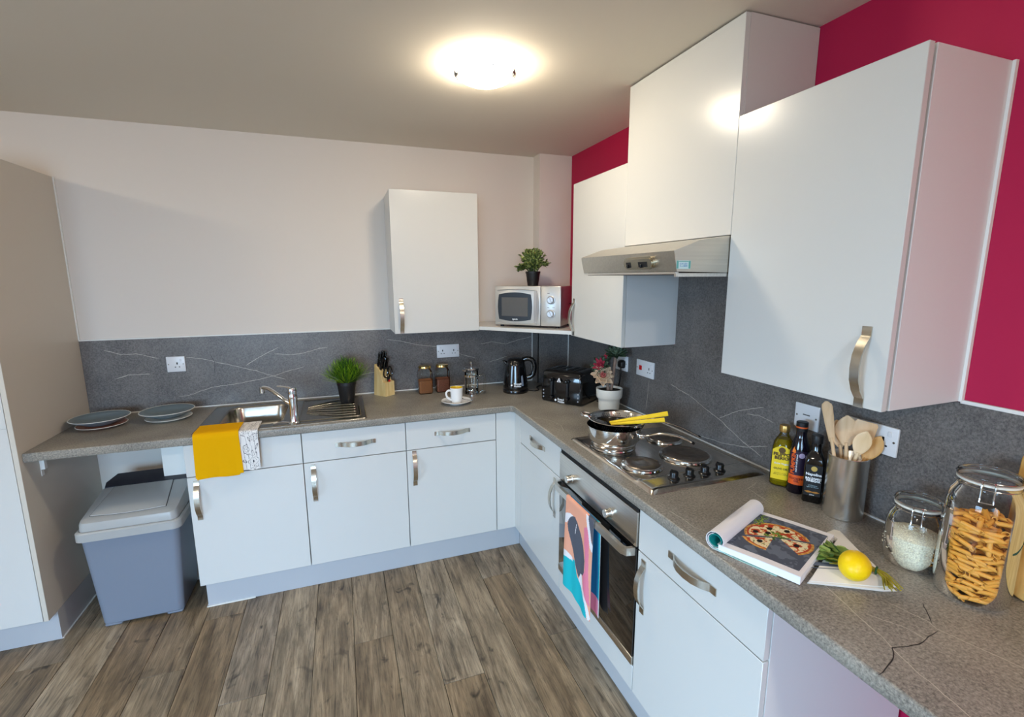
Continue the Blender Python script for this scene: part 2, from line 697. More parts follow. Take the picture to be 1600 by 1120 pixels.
CEIL = struct('ceiling', MB().box((RX0 - .1, RY0 - .1, CZ), (0.1, 0.1, CZ + 0.1)), CEILP)
struct('wall_back', MB().box((RX0 - .1, 0, -.1), (0.1, 0.12, CZ)), WALLP)
struct('wall_right', MB().box((0, RY0 - .1, -.1), (0.12, 0, CZ)), PINK)
for nm, lo_x, hi_x in (('wall_left', RX0 - .1, RX0),):
    wl = MB().box((lo_x, RY0 - .1, -.1), (hi_x, 0, 0.6)).box((lo_x, RY0 - .1, 2.2), (hi_x, 0, CZ))
    wl.box((lo_x, RY0 - .1, .6), (hi_x, -4.25, 2.2)).box((lo_x, -2.55, .6), (hi_x, 0, 2.2))
    struct(nm, wl, WALLP)
wf = MB()
wf.box((RX0, RY0 - .1, -.1), (0, RY0, 0.6)).box((RX0, RY0 - .1, 2.2), (0, RY0, CZ))
for a, b in ((RX0, -3.45), (-1.75, 0)):
    wf.box((a, RY0 - .1, 0.6), (b, RY0, 2.2))
struct('wall_front', wf, WALLP)
ORI = (frame((-2.6, RY0 - .04, 1.4), (1, 0, 0), (0, 0, 1)), frame((RX0 - .04, -3.4, 1.4), (0, 1, 0), (0, 0, 1)))
for i, (M, ww) in enumerate(zip(ORI, (.85, .85))):
    fr = MB(M)
    for lo, hi in (((-ww, -.8), (ww, -.75)), ((-ww, .75), (ww, .8)), ((-ww, -.75), (-ww + .05, .75)), ((ww - .05, -.75), (ww, .75)), ((-.03, -.75), (.03, .75))):
        fr.box((lo[0], lo[1], -.03), (hi[0], hi[1], .03), 0.006, 1)
    w = struct('window_%d' % (i + 1), fr, WTRIM)
    MB(M).box((-ww + .05, -.75, -.004), (-.03, .75, 0)).build('pane', GLASS, w)
    MB(M).box((.03, -.75, -.004), (ww - .05, .75, 0)).build('pane', GLASS, w)

# boxed-in pipes in the far corner, and the low boxing in the niche behind the bin
struct('column', MB().box((-0.2315, -0.1038, 0), (0, 0, CZ)), WALLP)
tag(struct('trim_1', MB().box((-2.414, -0.265, 0.0), (-2.232, -0.001, 0.868), 0.002, 1), WTRIM), kind='structure')

PLINTH = mat('shaded_plinth_laminate', srgb(182, 184, 188), 0.35)  # greyer than the doors: the shade of the recess is put into the colour
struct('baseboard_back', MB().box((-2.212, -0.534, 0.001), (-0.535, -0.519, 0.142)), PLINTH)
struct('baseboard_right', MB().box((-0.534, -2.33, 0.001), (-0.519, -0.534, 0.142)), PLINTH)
bead = MB().box((-2.214, -0.5405, 0.0005), (-2.0, -0.534, 0.005)).box((-2.218, -0.54, 0.0005), (-2.2125, -0.05, 0.005))
struct('trim_2', bead, WTRIM)

# ---------------------------------------------------------------- splashbacks


def ribbon(pts, w, M):
    """hair-thin printed vein along 2-D points"""
    P = [Vector((x, y, 0)) for x, y in pts]
    Q = []
    for a, b in zip(P[:-1], P[1:]):
        n = max(2, int((b - a).length / 0.012))
        for k in range(n):
            q = a.lerp(b, k / n)
            d = (b - a).normalized()
            j = noise.noise(Vector((q.x * 45, q.y * 45, 3.1))) * 0.0035
            Q.append(q + Vector((-d.y, d.x, 0)) * j)
    Q.append(P[-1])
    vs, fs = [], []
    for i, q in enumerate(Q):
        d = (Q[min(i + 1, len(Q) - 1)] - Q[max(i - 1, 0)]).normalized()
        nn = Vector((-d.y, d.x, 0))
        ww = w * (0.55 + 0.9 * abs(noise.noise(Vector((q.x * 30, q.y * 30, 9))))) * (0.35 if i in (0, len(Q) - 1) else 1)
        vs += [q + nn * ww / 2, q - nn * ww / 2]
    for i in range(len(Q) - 1):
        fs.append((2 * i, 2 * i + 1, 2 * i + 3, 2 * i + 2))
    return vs, fs


def veins(lines, w, M, mt, parent, name='vein'):
    mb = MB()
    for ln in lines:
        vs, fs = ribbon(ln, w, M)
        mb.add(vs, fs, 0, M)
    return mb.build(name, mt, parent, kind='stuff')


sp = thing('splashback_panel', 'long grey slate-look splashback behind the sink', 'splashback', (-1.5, -0.003, H))
MB().box((LX + .001, -0.006, H), (-0.2365, -0.0006, S - .004)).build('panel', SPLASH, sp)
MB().box((LX + .001, -0.0075, S - .004), (-0.2365, -0.0006, S + .003), 0.001, 1).build('top_trim', WTRIM, sp)
MB().box((-0.2415, -0.0085, H), (-0.2368, -0.0006, S), 0.001, 1).build('edge_trim', WTRIM, sp)
MB().box((LX + .001, -0.011, H), (-0.24, -0.006, H + 0.005)).build('sealant', WTRIM, sp)
veins([[(-2.38, 0.981), (-2.333, 0.982), (-2.22, 1.019), (-2.114, 1.029), (-1.972, 1.047), (-1.885, 1.064), (-1.796, 1.092), (-1.724, 1.107)],
       [(-2.323, 1.2), (-2.25, 1.19), (-2.182, 1.166), (-2.072, 1.13), (-1.984, 1.101), (-1.919, 1.072), (-1.827, 1.036)],
       [(-1.875, 1.194), (-1.789, 1.184), (-1.718, 1.19), (-1.645, 1.21), (-1.586, 1.219)],
       [(-2.031, 1.137), (-1.943, 1.188), (-1.855, 1.231)],
       [(-1.396, 1.033), (-1.347, 1.04), (-1.302, 1.047)],
       [(-1.232, 1.249), (-1.149, 1.235), (-1.037, 1.205), (-0.916, 1.186)],
       [(-0.763, 1.131), (-0.712, 1.113), (-0.65, 1.093)],
       [(-0.555, 1.062), (-0.468, 1.082), (-0.425, 1.095)],
       [(-0.617, 1.189), (-0.532, 1.2), (-0.435, 1.18), (-0.336, 1.206), (-0.245, 1.222)],
       [(-2.66, 1.1), (-2.6, 1.12), (-2.5, 1.118)], [(-2.69, 1.26), (-2.62, 1.235), (-2.54, 1.232), (-2.45, 1.2)]],
      0.0032, frame((0, -0.0062, 0), (1, 0, 0), (0, 0, 1)), VEIN, sp)
veins([[(-2.208, 1.218), (-2.186, 1.166), (-2.194, 1.101)]], 0.003, frame((0, -0.0063, 0), (1, 0, 0), (0, 0, 1)), VEIND, sp, 'dark_vein')

sp = thing('splashback_panel', 'narrow grey splashback boxing out the far corner behind the toaster', 'splashback', (-.12, -0.1, H))
MB().box((-0.2365, -0.1098, H), (-0.2319, -0.0006, S)).box((-0.2365, -0.1098, H), (-0.006, -0.1042, S)).build('panel', SPLASH, sp)
MB().box((-0.0105, -0.1135, H), (-0.0055, -0.1085, S), 0.001, 1).build('corner_trim', WTRIM, sp)

sp = thing('splashback_panel', 'grey slate-look splashback along the magenta wall behind the hob', 'splashback', (-0.003, -2.3, H))
MB().box((-0.006, -3.4, H), (-0.0006, -0.11, S - .004)).box((-0.006, -1.8429, S - .004), (-0.0006, -1.2355, 1.765)).build('panel', SPLASH, sp)
MB().box((-0.0085, -3.4, S - .006), (-0.0006, -2.353, S + .004), 0.001, 1).build('top_trim', WTRIM, sp)
MB().box((-0.011, -3.4, H), (-0.006, -0.12, H + 0.005)).build('sealant', WTRIM, sp)
veins([[(-1.359, 1.094), (-1.437, 1.068), (-1.556, 1.031), (-1.665, 0.985), (-1.773, 0.95)],
       [(-1.544, 1.04), (-1.643, 1.101), (-1.761, 1.145)],
       [(-1.683, 1.096), (-1.738, 1.107), (-1.81, 1.097)],
       [(-1.437, 0.928), (-1.565, 0.939), (-1.687, 0.962), (-1.794, 1.001)],
       [(-1.048, 1.106), (-1.04, 1.022), (-1.031, 0.945)],
       [(-1.219, 1.12), (-1.289, 1.105), (-1.359, 1.093)], [(-1.143, 1.333), (-1.234, 1.319)]],
      0.0026, frame((-0.0062, 0, 0), (0, -1, 0), (0, 0, 1)) @ Matrix.Diagonal((-1, 1, 1, 1)), VEIN, sp)

# ---------------------------------------------------------------- worktop: one L with cut-outs for sink bowl and hob
WY1 = -3.4


def worktop_mesh():
    bm = bmesh.new()

    def loop(pts):
        vs = [bm.verts.new((x, y, H)) for x, y in pts]
        return [bm.edges.new((vs[i], vs[(i + 1) % len(vs)])) for i in range(len(vs))]
    outer = [(LX + .001, -0.0065), (LX + .001, -0.6), (-0.615, -0.6), (-0.6, -0.615), (-0.6, WY1), (-0.0065, WY1), (-0.0065, -0.11),
             (-0.2375, -0.11), (-0.2375, -0.0065)]
    es = loop(outer)
    es += loop([(-2.12, -0.515), (-1.80, -0.515), (-1.80, -0.09), (-2.12, -0.09)])
    es += loop([(-0.50, -1.70), (-0.10, -1.70), (-0.10, -1.28), (-0.50, -1.28)])
    bmesh.ops.triangle_fill(bm, use_beauty=True, use_dissolve=False, edges=es)
    ret = bmesh.ops.extrude_face_region(bm, geom=list(bm.faces))
    bmesh.ops.translate(bm, verts=[g for g in ret['geom'] if isinstance(g, bmesh.types.BMVert)], vec=(0, 0, -0.038))
    bmesh.ops.recalc_face_normals(bm, faces=list(bm.faces))
    fe = [e for e in bm.edges if abs(e.verts[0].co.z - e.verts[1].co.z) < 1e-6 and len(e.link_faces) == 2 and
          any(abs(f.normal.z) < .2 for f in e.link_faces) and
          all((v.co.x <= -0.599 and v.co.y <= -0.599 and (abs(v.co.y + .6) < .02 or abs(v.co.x + .6) < .02)) for v in e.verts)]
    bmesh.ops.bevel(bm, geom=fe, offset=0.006, segments=3, profile=0.5, affect='EDGES')
    bm.verts.index_update()
    mb = MB().add([tuple(v.co) for v in bm.verts], [[v.index for v in f.verts] for f in bm.faces])
    bm.free()
    return mb


wt = thing('worktop', 'continuous grey speckled L-shaped worktop over the base cabinets', 'worktop', (-0.6, -0.6, 0.872))
worktop_mesh().build('slab', WORKTOP, wt)
MW = frame((0, 0, H + 0.0002), (1, 0, 0), (0, 1, 0))
veins([[(-0.43, -2.30), (-0.465, -2.423), (-0.488, -2.494), (-0.494, -2.523), (-0.509, -2.554), (-0.517, -2.578), (-0.527, -2.614), (-0.537, -2.654), (-0.55, -2.72), (-0.56, -2.86), (-0.55, -3.0)],
       [(-0.374, -2.456), (-0.365, -2.487), (-0.358, -2.529), (-0.364, -2.549), (-0.356, -2.578), (-0.346, -2.615), (-0.329, -2.669), (-0.31, -2.76), (-0.26, -2.9)],
       [(-0.457, -2.47), (-0.421, -2.524), (-0.42, -2.566)],
       [(-0.561, -1.939), (-0.554, -2.002), (-0.556, -2.046), (-0.535, -2.082)],
       [(-0.575, -0.86), (-0.52, -0.93), (-0.50, -1.03), (-0.53, -1.12)], [(-0.36, -1.02), (-0.30, -1.14), (-0.31, -1.2)],
       [(-1.05, -0.45), (-0.98, -0.52), (-0.80, -0.50), (-0.62, -0.56)], [(-0.13, -1.87), (-0.2, -1.9), (-0.22, -2.0)]],
      0.0026, MW, VEIN, wt)
veins([[(-0.602, -2.587), (-0.57, -2.581), (-0.531, -2.569), (-0.507, -2.552), (-0.476, -2.559), (-0.447, -2.565), (-0.405, -2.558), (-0.367, -2.553)],
       [(-0.301, -2.486), (-0.333, -2.515), (-0.356, -2.535)]], 0.0028, MW @ Matrix.Translation((0, 0, .0001)), VEIND, wt, 'dark_vein')

# ---------------------------------------------------------------- cabinets
HPROF = [(0, 0), (0.022, 0.0), (0.028, 0.004), (0.045, 0.016), (0.07, 0.0255), (0.10, 0.0285), (0.13, 0.0255), (0.155, 0.016), (0.172, 0.004), (0.178, 0.0), (0.2, 0.0)]


def handle(parent, c, along, out, label=None):
    """bowed strip handle centred at c (world), running along 'along', standing off 'out'"""
    a, n = Vector(along).normalized(), Vector(out).normalized()
    M = frame(Vector(c) - a * 0.1, a, n.cross(a))
    mb = MB().strap(HPROF, 0.0225, 0.0035, 0, M)
    return mb.build('handle', HANDLE, parent, True, 50)


def base_cabinet(label, o, rz, w, hinge, door_handle, drawer_handle=True, dr=0.7092, depth=0.56, group=None):
    t = thing('base_cabinet', label, 'cabinet', (o[0], o[1], 0.1433), rz, group)
    R = Matrix.Translation((o[0], o[1], 0)) @ Matrix.Rotation(rz, 4, 'Z')
    b = MB(R)
    for lo, hi in (((0.001, .0205, .1433), (.019, depth, .869)), ((w - .019, .0205, .1433), (w - .001, depth, .869)),
                   ((.019, .0205, .1433), (w - .019, depth, .161)), ((.019, depth - .01, .161), (w - .019, depth, .869)),
                   ((.019, .0205, .851), (w - .019, .05, .869))):
        b.box(lo, hi)
    b.build('carcass', CARC, t)
    d = MB(R).box((.002, 0, .1445), (w - .002, .018, dr - .0025), .0012, 1).build('door', WHITE, t)
    f = MB(R).box((.002, 0, dr + .0015), (w - .002, .018, .866), .0012, 1).build('drawer' if drawer_handle else 'fascia_panel', WHITE, t)
    out = R.to_3x3() @ Vector((0, -1, 0))
    ax = R.to_3x3() @ Vector((1, 0, 0))
    if door_handle:
        x, z = door_handle
        handle(d, R @ Vector((x, -0.0003, z)), (0, 0, 1), out)
    if drawer_handle:
        handle(f, R @ Vector((w / 2 if drawer_handle is True else drawer_handle, -0.0003, .7875)), ax, out)
    return t


X0, X1, X2, X3 = -2.226, -1.7192, -1.2051, -0.6944
base_cabinet('white sink cabinet with the yellow towel hanging over its front', (X0, FX), 0, X1 - X0, 0, (.038, .59), False)
base_cabinet('white drawer cabinet between the sink cabinet and the corner cabinet', (X1, FX), 0, X2 - X1, 0, (.045, .598))
base_cabinet('white drawer cabinet next to the inner corner, under the cup', (X2, FX), 0, X3 - X2, 0, (.041, .604))
QR = -pi / 2
YA, YB, YC, YD = -0.665, -1.1905, -1.8108, -2.3321
base_cabinet('narrow-looking white drawer cabinet left of the oven, beside the inner corner', (FX, YA), QR, YA - YB, 0, (.468, .587), .25)
base_cabinet('white drawer cabinet right of the oven, nearest the camera', (FX, YC), QR, YC - YD, 0, (.038, .59), .26)

cp = MB().box((X3 + .002, FX, .1433), (FX + .018, FX + .018, .868), .001, 1).box((FX, YA + .002, .1433), (FX + .018, FX, .868), .001, 1)
one('corner_post', 'white filler post in the inner corner of the base cabinets', 'cabinet post', cp, WHITE)

# oven housing
t = thing('oven_housing', 'white housing panel under and around the built-in oven', 'cabinet', (FX, YB, .1433), QR)
b = MB()
b.box((-.556, YB - .018, .1433), (-.02, YB - .0015, .868)).box((-.556, YC + .0015, .1433), (-.02, YC + .018, .868))
b.box((-.556, YC + .018, .1433), (-.02, YB - .018, .161))
b.build('carcass', CARC, t)
MB().box((FX, YC + .002, .1445), (FX + .018, YB - .002, .245), .0012, 1).build('filler_panel', WHITE, t)
MB().box((-.562, YC + .004, .846), (-.55, YB - .004, .871)).build('shadow_gap', DARK, t)

# tall cabinet at the left edge
t = thing('tall_cabinet', 'tall white cabinet with a beige side panel at the end of the worktop', 'cabinet', (-3.1, -.6, 0))
MB().box((LX - .018, -.622, .143), (LX, -.001, 2.1285), .001, 1).build('side_panel', GREYPANEL, t)
b = MB()
for lo, hi in (((-3.39, -.60, .143), (-3.372, -.001, 2.128)), ((-3.372, -.60, 2.11), (LX - .018, -.001, 2.128)), ((-3.372, -.60, .143), (LX - .018, -.001, .161)),
               ((-3.372, -.02, .161), (LX - .018, -.001, 2.11)), ((-3.372, -.60, 1.022), (LX - .018, -.02, 1.033)), ((-3.372, -.60, 1.24), (LX - .018, -.02, 1.258))):
    b.box(lo, hi)
b.build('carcass', CARC, t)
MB().box((-3.388, -.622, .1445), (LX - .0195, -.602, 1.030), .0012, 1).build('lower_door', WHITE, t)
MB().box((-3.388, -.622, 1.26), (LX - .0195, -.602, 2.126), .0012, 1).build('upper_door', WHITE, t)
MB().box((-2.842, -.622, 1.030), (LX - .0195, -.60, 1.26), .001, 1).box((-3.388, -.622, 1.2), (-2.842, -.60, 1.26), .001, 1).build('niche_surround', WHITE, t)
MB().box((-3.372, -.622, 1.031), (-2.829, -.59, 1.050), .002, 1).build('steel_trim', STEEL, t, label='steel edging strip')
MB().box((-2.8385, -.575, 1.05), (-2.829, -.03, 1.236)).build('niche_lining', WOODL, t)
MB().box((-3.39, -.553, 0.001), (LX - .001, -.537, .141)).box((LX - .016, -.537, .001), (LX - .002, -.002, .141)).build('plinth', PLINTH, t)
MB().box((LX - .002, -.551, .0005), (LX + .004, -.002, .005)).build('floor_sealant', WTRIM, t)
MB().box((LX - .001, -.008, S + .003), (LX + .006, -.0005, 2.1285)).build('wall_sealant', WTRIM, t)
bx = MB().box((-3.2, -.50, 1.0505), (-2.95, -.2, 1.085), .004, 2)
one('serving_board', 'dark brown board lying in the niche of the tall cabinet', 'board', bx, mat('dark_brown_wood', srgb(72, 36, 20), .5))

br = MB().box((LX + .0005, -.497, .80), (LX + .018, -.477, .8715), .001, 1).box((LX + .0005, -.497, .80), (LX + .004, -.477, .80 - .03), .001, 1)
one('worktop_bracket', 'small white bracket carrying the worktop on the beige panel', 'bracket', br, WTRIM)

# ---------------------------------------------------------------- wall cabinets
UX = -1.2096
t = thing('wall_cabinet', 'small white wall cabinet alone on the pale wall above the knife block', 'cabinet', (UX, -.001, UB))
b = MB().box((UX + .001, -UD + .02, UB), (UX + .5009, -.001, UT), .001, 1)
b.build('carcass', CARC, t)
d = MB().box((UX + .0005, -UD, UB), (UX + .5014, -UD + .018, UT), .0012, 1).build('door', WHITE, t)
handle(d, (UX + .042, -UD - .0003, UB + .102), (0, 0, 1), (0, -1, 0))

SY0, SY1 = -.7339, -1.2355
t = thing('wall_cabinet', 'white wall cabinet in the corner left of the cooker hood', 'cabinet', (-.001, SY0, UB), QR)
MB().box((-UD + .02, SY1 + .001, UB), (-.001, SY0 - .001, UT), .001, 1).build('carcass', CARC, t)
d = MB().box((-UD, SY1 + .0005, UB), (-UD + .018, SY0 - .0005, UT), .0012, 1).build('door', WHITE, t)
handle(d, (-UD - .0003, SY0 - .032, UB + .104), (0, 0, 1), (-1, 0, 0))

RYA, RYB, RT = -1.8429, -2.351, 2.1193
t = thing('wall_cabinet', 'large white wall cabinet right of the cooker hood, above the utensil pot', 'cabinet', (-.001, RYA, UB), QR)
MB().box((-UD + .028, RYB + .001, UB), (-.001, RYA - .001, RT), .001, 1).build('carcass', CARC, t)
d = MB().box((-UD, RYB + .0005, UB), (-UD + .018, RYA - .0005, RT), .0012, 1).build('door', WHITE, t)
MB().box((-UD + .018, RYB + .022, UB + .006), (-UD + .028, RYA - .006, RT - .006)).build('door_gap_shade', DARK, t)  # dark panel standing in for the shade between door and carcass
MB().box((-.011, RYB - .006, UB), (-.0005, RYB + .0008, RT)).build('wall_sealant', WTRIM, t)
handle(d, (-UD - .0003, RYB + .053, UB + .1), (0, 0, 1), (-1, 0, 0))

t = thing('hood_housing', 'white boxing rising to the ceiling above the cooker hood', 'cabinet', (-.001, SY1, 1.766), QR)
MB().box((-UD + .0185, RYA + .0005, 1.766), (-.001, SY1 - .0005, CZ - .004), .001, 1).build('side_panels', mat('housing_white', srgb(206, 202, 198), .4), t)
MB().box((-UD, RYA + .0005, 1.766), (-UD + .018, SY1 - .0005, CZ - .006), .001, 1).build('front_panel', WHITE, t)

# diagonal corner shelf
cs = MB().prism([(-.7075, -.003), (-.7075, -.305), (-.305, -.7335), (-.003, -.7335), (-.003, -.106), (-.2335, -.106), (-.2335, -.003)], S + .0035, S + .0235)
one('corner_shelf', 'white diagonal shelf across the corner under the microwave', 'shelf', cs, WHITE, angle=20)

# ---------------------------------------------------------------- oven (front faces -X)
def RX(y, z, x=FX):
    return Vector((x, y, z))


t = thing('oven', 'built-in stainless steel and black glass oven under the hob', 'oven', (FX, -1.5, .25), QR)
ya, yb = YB - .004, YC + .004
cpn = MB().box((FX - .006, yb, .7145), (FX + .014, ya, .8423), .0025, 2).build('control_panel', STEEL, t)
for y in (-1.318, -1.640):
    k = MB()
    k.M = frame((FX - .006, y, .762), (0, -1, 0), (0, 0, 1))
    k.lathe([(0.0185, 0), (0.0185, .004), (.0165, .006), (.016, .026), (.0145, .028), (0, .028)], 24)
    k.box((-.0012, .004, .028), (.0012, .0155, .0288))
    k.build('knob', STEELV, cpn, True)
MB().box((FX + .002, yb + .001, .2505), (FX + .016, ya - .001, .8715)).build('shadow_gap', DARK, t)
MB().box((FX + .02, yb, .25), (FX + .5, ya, .84)).build('body', DARK, t)
dr = MB().box((FX - .005, yb, .284), (FX + .014, ya, .7065), .002, 2).build('door', OVENGL, t)
MB().box((FX - .0065, yb, .2505), (FX + .014, ya, .2835), .002, 2).build('lower_strip', STEEL, t)
p = [(FX - .004, ya - .006), (FX - .035, ya - .012), (FX - .046, ya - .034), (FX - .047, ya - .06), (FX - .047, yb + .06), (FX - .046, yb + .034), (FX - .035, yb + .012), (FX - .004, yb + .006)]
hb = MB()
N = len(p)
vs, fs = [], []
for i, (x, y) in enumerate(p):
    a, b_ = Vector(p[max(i - 1, 0)]), Vector(p[min(i + 1, N - 1)])
    dd = (b_ - a).normalized()
    nn = Vector((dd.y, -dd.x))
    for off, z in ((0, .680), (.0, .709), (.014, .709), (.014, .680)):
        q = Vector((x, y)) - nn * off
        vs.append((q.x, q.y, z))
for i in range(N - 1):
    for k in range(4):
        j = (k + 1) % 4
        fs.append((i * 4 + k, (i + 1) * 4 + k, (i + 1) * 4 + j, i * 4 + j))
fs += [(0, 1, 2, 3), tuple((N - 1) * 4 + k for k in (3, 2, 1, 0))]
hb.add(vs, fs).build('handle', STEEL, dr, True, 30)

# ---------------------------------------------------------------- hob
KNOBB = mat('black_knob', srgb(10, 10, 12), .28)
t = thing('hob', 'stainless steel electric hob with four solid hotplates set into the worktop', 'hob', (-.3, -1.53, H), QR)
hx0, hx1, hy0, hy1 = -.548, -.046, -1.832, -1.231
tray = MB()


def hob_top(u, v):
    x = hx0 + (hx1 - hx0) * u
    y = hy0 + (hy1 - hy0) * v
    e = min(x - hx0, hx1 - x, y - hy0, hy1 - y)
    z = H + .0006
    ex = max(0, min(1, e / .012))
    z += .0085 * sin(ex * pi / 2)
    if e > .016:
        z -= .0035 * min(1, (e - .016) / .012)
    # raised control ledge along the near edge
    k = max(0, min(1, (-1.715 - y + .03 * (abs(x + .3) / .25) ** 2 * 0) / .03))
    k2 = max(0, min(1, (y - hy0) / .02))
    z += .010 * (3 * k * k - 2 * k ** 3) * k2 * max(0, min(1, (x - hx0) / .03)) * max(0, min(1, (hx1 - x) / .03))
    return (x, y, z)


tray.sheet(hob_top, 70, 84, thick=0.0)
tray.build('tray', HOBST, t, True, 60)
for (x, y, r) in ((-.425, -1.385, .092), (-.436, -1.614, .0765), (-.165, -1.395, .0765), (-.212, -1.59, .099)):
    pl = MB().lathe([(r, .001), (r + .004, .004), (r + .002, .0095), (r - .003, .011), (r - .006, .0095), (r - .008, .013), (r - .016, .0165), (r - .03, .017),
                     (r * .42, .0165), (r * .40, .0155), (r * .22, .015), (0, .0152)], 48, (x, y, H + .004))
    pl.m = [1 if i >= 48 * 5 else 0 for i in range(len(pl.f))]
    pl.build('hotplate', [POLISH, PLATEM], t, True, 40)
for x in (-.413, -.345, -.277, -.208):
    k = MB().lathe([(.021, .0), (.0215, .003), (.0165, .007), (.0145, .012), (.0155, .024), (.013, .028), (0, .028)], 24, (x, -1.772, H + .0145))
    k.box((x - .003, -1.772 - .016, H + .0385), (x + .003, -1.772 + .016, H + .046), .002, 2)
    k.build('knob', KNOBB, t, True)

# ---------------------------------------------------------------- cooker hood
HO = mat('hood_steel', srgb(205, 199, 187), 0.34, 1.0, grain=((140, 3, 140), 0.06))
t = thing('cooker_hood', 'stainless steel visor cooker hood above the hob', 'cooker hood', (-.3, SY1, 1.64), QR)
prof = [(-.008, 1.642), (-.503, 1.650), (-.517, 1.7135), (-.419, 1.7475), (-.305, 1.7635), (-.008, 1.7635)]
b = MB()
n = len(prof)
inner = [(-.012, 1.662), (-.495, 1.662)]
vs = [(x, RYA + .002, z) for x, z in prof] + [(x, SY1 - .002, z) for x, z in prof]
fs = [(i, i + 1, n + i + 1, n + i) for i in range(1, n - 1)] + [(n - 1, 0, n, 2 * n - 1)]
fs += [tuple(range(n)), tuple(range(2 * n - 1, n - 1, -1))]
b.add(vs, fs)
b.build('canopy', HO, t, True, 15)
MB().box((-.49, RYA + .015, 1.640), (-.02, SY1 - .015, 1.652)).build('grease_filter', mat('filter_dark', srgb(58, 46, 40), .4, .6), t)
MB().box((-.505, RYA + .003, 1.634), (-.012, RYA + .012, 1.645)).box((-.503, RYA + .01, 1.642), (-.49, SY1 - .01, 1.649)).build('filter_frame', STEEL, t)
# pill shaped switch plate on the visor
fd = Vector((-.517 + .503, 0, 1.7135 - 1.650)).normalized()
M = frame((-.5105, -1.655, 1.681), (0, -1, 0), fd)
sw = MB(M)
prof2 = arc(.066, 0, .021, -pi / 2, pi / 2, 10) + arc(-.066, 0, .021, pi / 2, 3 * pi / 2, 10)
sw.prism(prof2, -.002, .008)
prof3 = arc(.066, 0, .016, -pi / 2, pi / 2, 10) + arc(-.066, 0, .016, pi / 2, 3 * pi / 2, 10)
sw.prism(prof3, .008, .013)
sp_ = sw.build('switch_plate', mat('champagne_steel', srgb(196, 188, 168), .25, 1.0), t, True, 30)
for xa, xb, xs in ((-.065, -.036, -.056), (.008, .058, .022)):
    MB(M).box((xa, -.012, .0125), (xb, .006, .0138)).build('switch_slot', BLACKM, sp_)
    MB(M).box((xs, -.014, .0138), (xs + .008, -.002, .019), .001, 1).build('slide_switch', BLACKP, sp_)
# sticker on the near side
M = frame((-.4795, RYA + .0016, 1.671), (1, 0, 0), (0, 0, 1))
st = MB(M).box((-.027, -.013, 0), (.027, .013, .0006)).build('sticker', mat('sticker_pale', srgb(196, 222, 222), .5), t)
MB(M).box((-.026, -.012, .0006), (-.0195, .012, .0009)).box((.019, -.012, .0006), (.026, .012, .0009)).box((-.018, .009, .0006), (.018, .011, .0009)).build('sticker_print', mat('sticker_teal', srgb(96, 168, 160), .5), st)
text('sticker_lettering', 'E14 LED\n2 x 40W', .008, M @ Matrix.Translation((0, -.001, .0007)), mat('sticker_blue', srgb(92, 140, 196), .5), st)

# ---------------------------------------------------------------- ceiling lamps (the two behind the camera are added fill)
LAMPM = mat('lamp_opal', (1, .97, .9), .3, emit=(1.0, .88, .69), estr=70)
LAMPFILL = mat('fill_lamp_opal', (1, .97, .9), .3, emit=(1.0, .90, .75), estr=130)  # stronger glow for the two added fill lamps
LRIM = glass_mat('lamp_rim_glass', (.96, .97, .95), 2.0)


def ceiling_lamp(x, y, label, lm=None):
    t = thing('ceiling_lamp', label, 'lamp', (x, y, CZ))
    MB().lathe([(0, -.002), (.088, -.002), (.088, -.012), (0, -.012)], 48, (x, y, CZ)).build('base', WTRIM, t)
    MB().lathe([(.1, -.0125), (.101, -.03), (.094, -.045), (.07, -.056), (.035, -.061), (0, -.062)], 48, (x, y, CZ)).build('diffuser', lm or LAMPM, t)
    MB().lathe([(.104, -.02), (.1165, -.024), (.1175, -.028), (.116, -.032), (.105, -.036)], 48, (x, y, CZ)).build('glass_rim', LRIM, t)
    for a in (.5, 2.6, 4.7):
        MB().cbox((x + .106 * cos(a), y + .106 * sin(a), CZ - .034), (.007, .007, .012), .002, 1).build('clip', CHROME, t)
    return t


ceiling_lamp(-.927, -1.215, 'round opal ceiling lamp with a clear glass rim, lit')
ceiling_lamp(-1.0, -4.1, 'added unseen round opal ceiling lamp behind the camera, for fill light', LAMPFILL)  # invented lamp, brightens the room behind and the large cabinet's side
ceiling_lamp(-3.3, -4.1, 'added unseen round opal ceiling lamp near the windows, for fill light', LAMPFILL)  # second invented lamp, adds warm light to the upper walls
ceiling_lamp(-3.75, -1.25, 'second round opal ceiling lamp, beyond the tall cabinet')

# ---------------------------------------------------------------- sink with drainer
t = thing('sink', 'stainless steel inset sink with ribbed drainer', 'sink', (-1.79, -.32, H))
sx0, sx1, sy0, sy1 = -2.19, -1.398, -.575, -.06
SINK = mat('sink_steel', srgb(176, 172, 164), .22, 1.0, grain=((80, 8, 80), .06))


def rrect(x0, x1, y0, y1, r, n=8):
    return (arc(x1 - r, y1 - r, r, 0, pi / 2, n) + arc(x0 + r, y1 - r, r, pi / 2, pi, n) + arc(x0 + r, y0 + r, r, pi, 3 * pi / 2, n) +
            arc(x1 - r, y0 + r, r, 3 * pi / 2, 2 * pi, n))


def loft(mb, rings, m=0, cap0=False, cap1=False):
    n = len(rings[0])
    vs = [p for r in rings for p in r]
    fs = []
    for k in range(len(rings) - 1):
        for i in range(n):
            j = (i + 1) % n
            fs.append((k * n + i, k * n + j, (k + 1) * n + j, (k + 1) * n + i))
    if cap0:
        fs.append(tuple(range(n))[::-1])
    if cap1:
        fs.append(tuple((len(rings) - 1) * n + i for i in range(n)))
    return mb.add(vs, fs, m)


bx0, bx1, by0, by1 = -2.115, -1.805, -.51, -.095
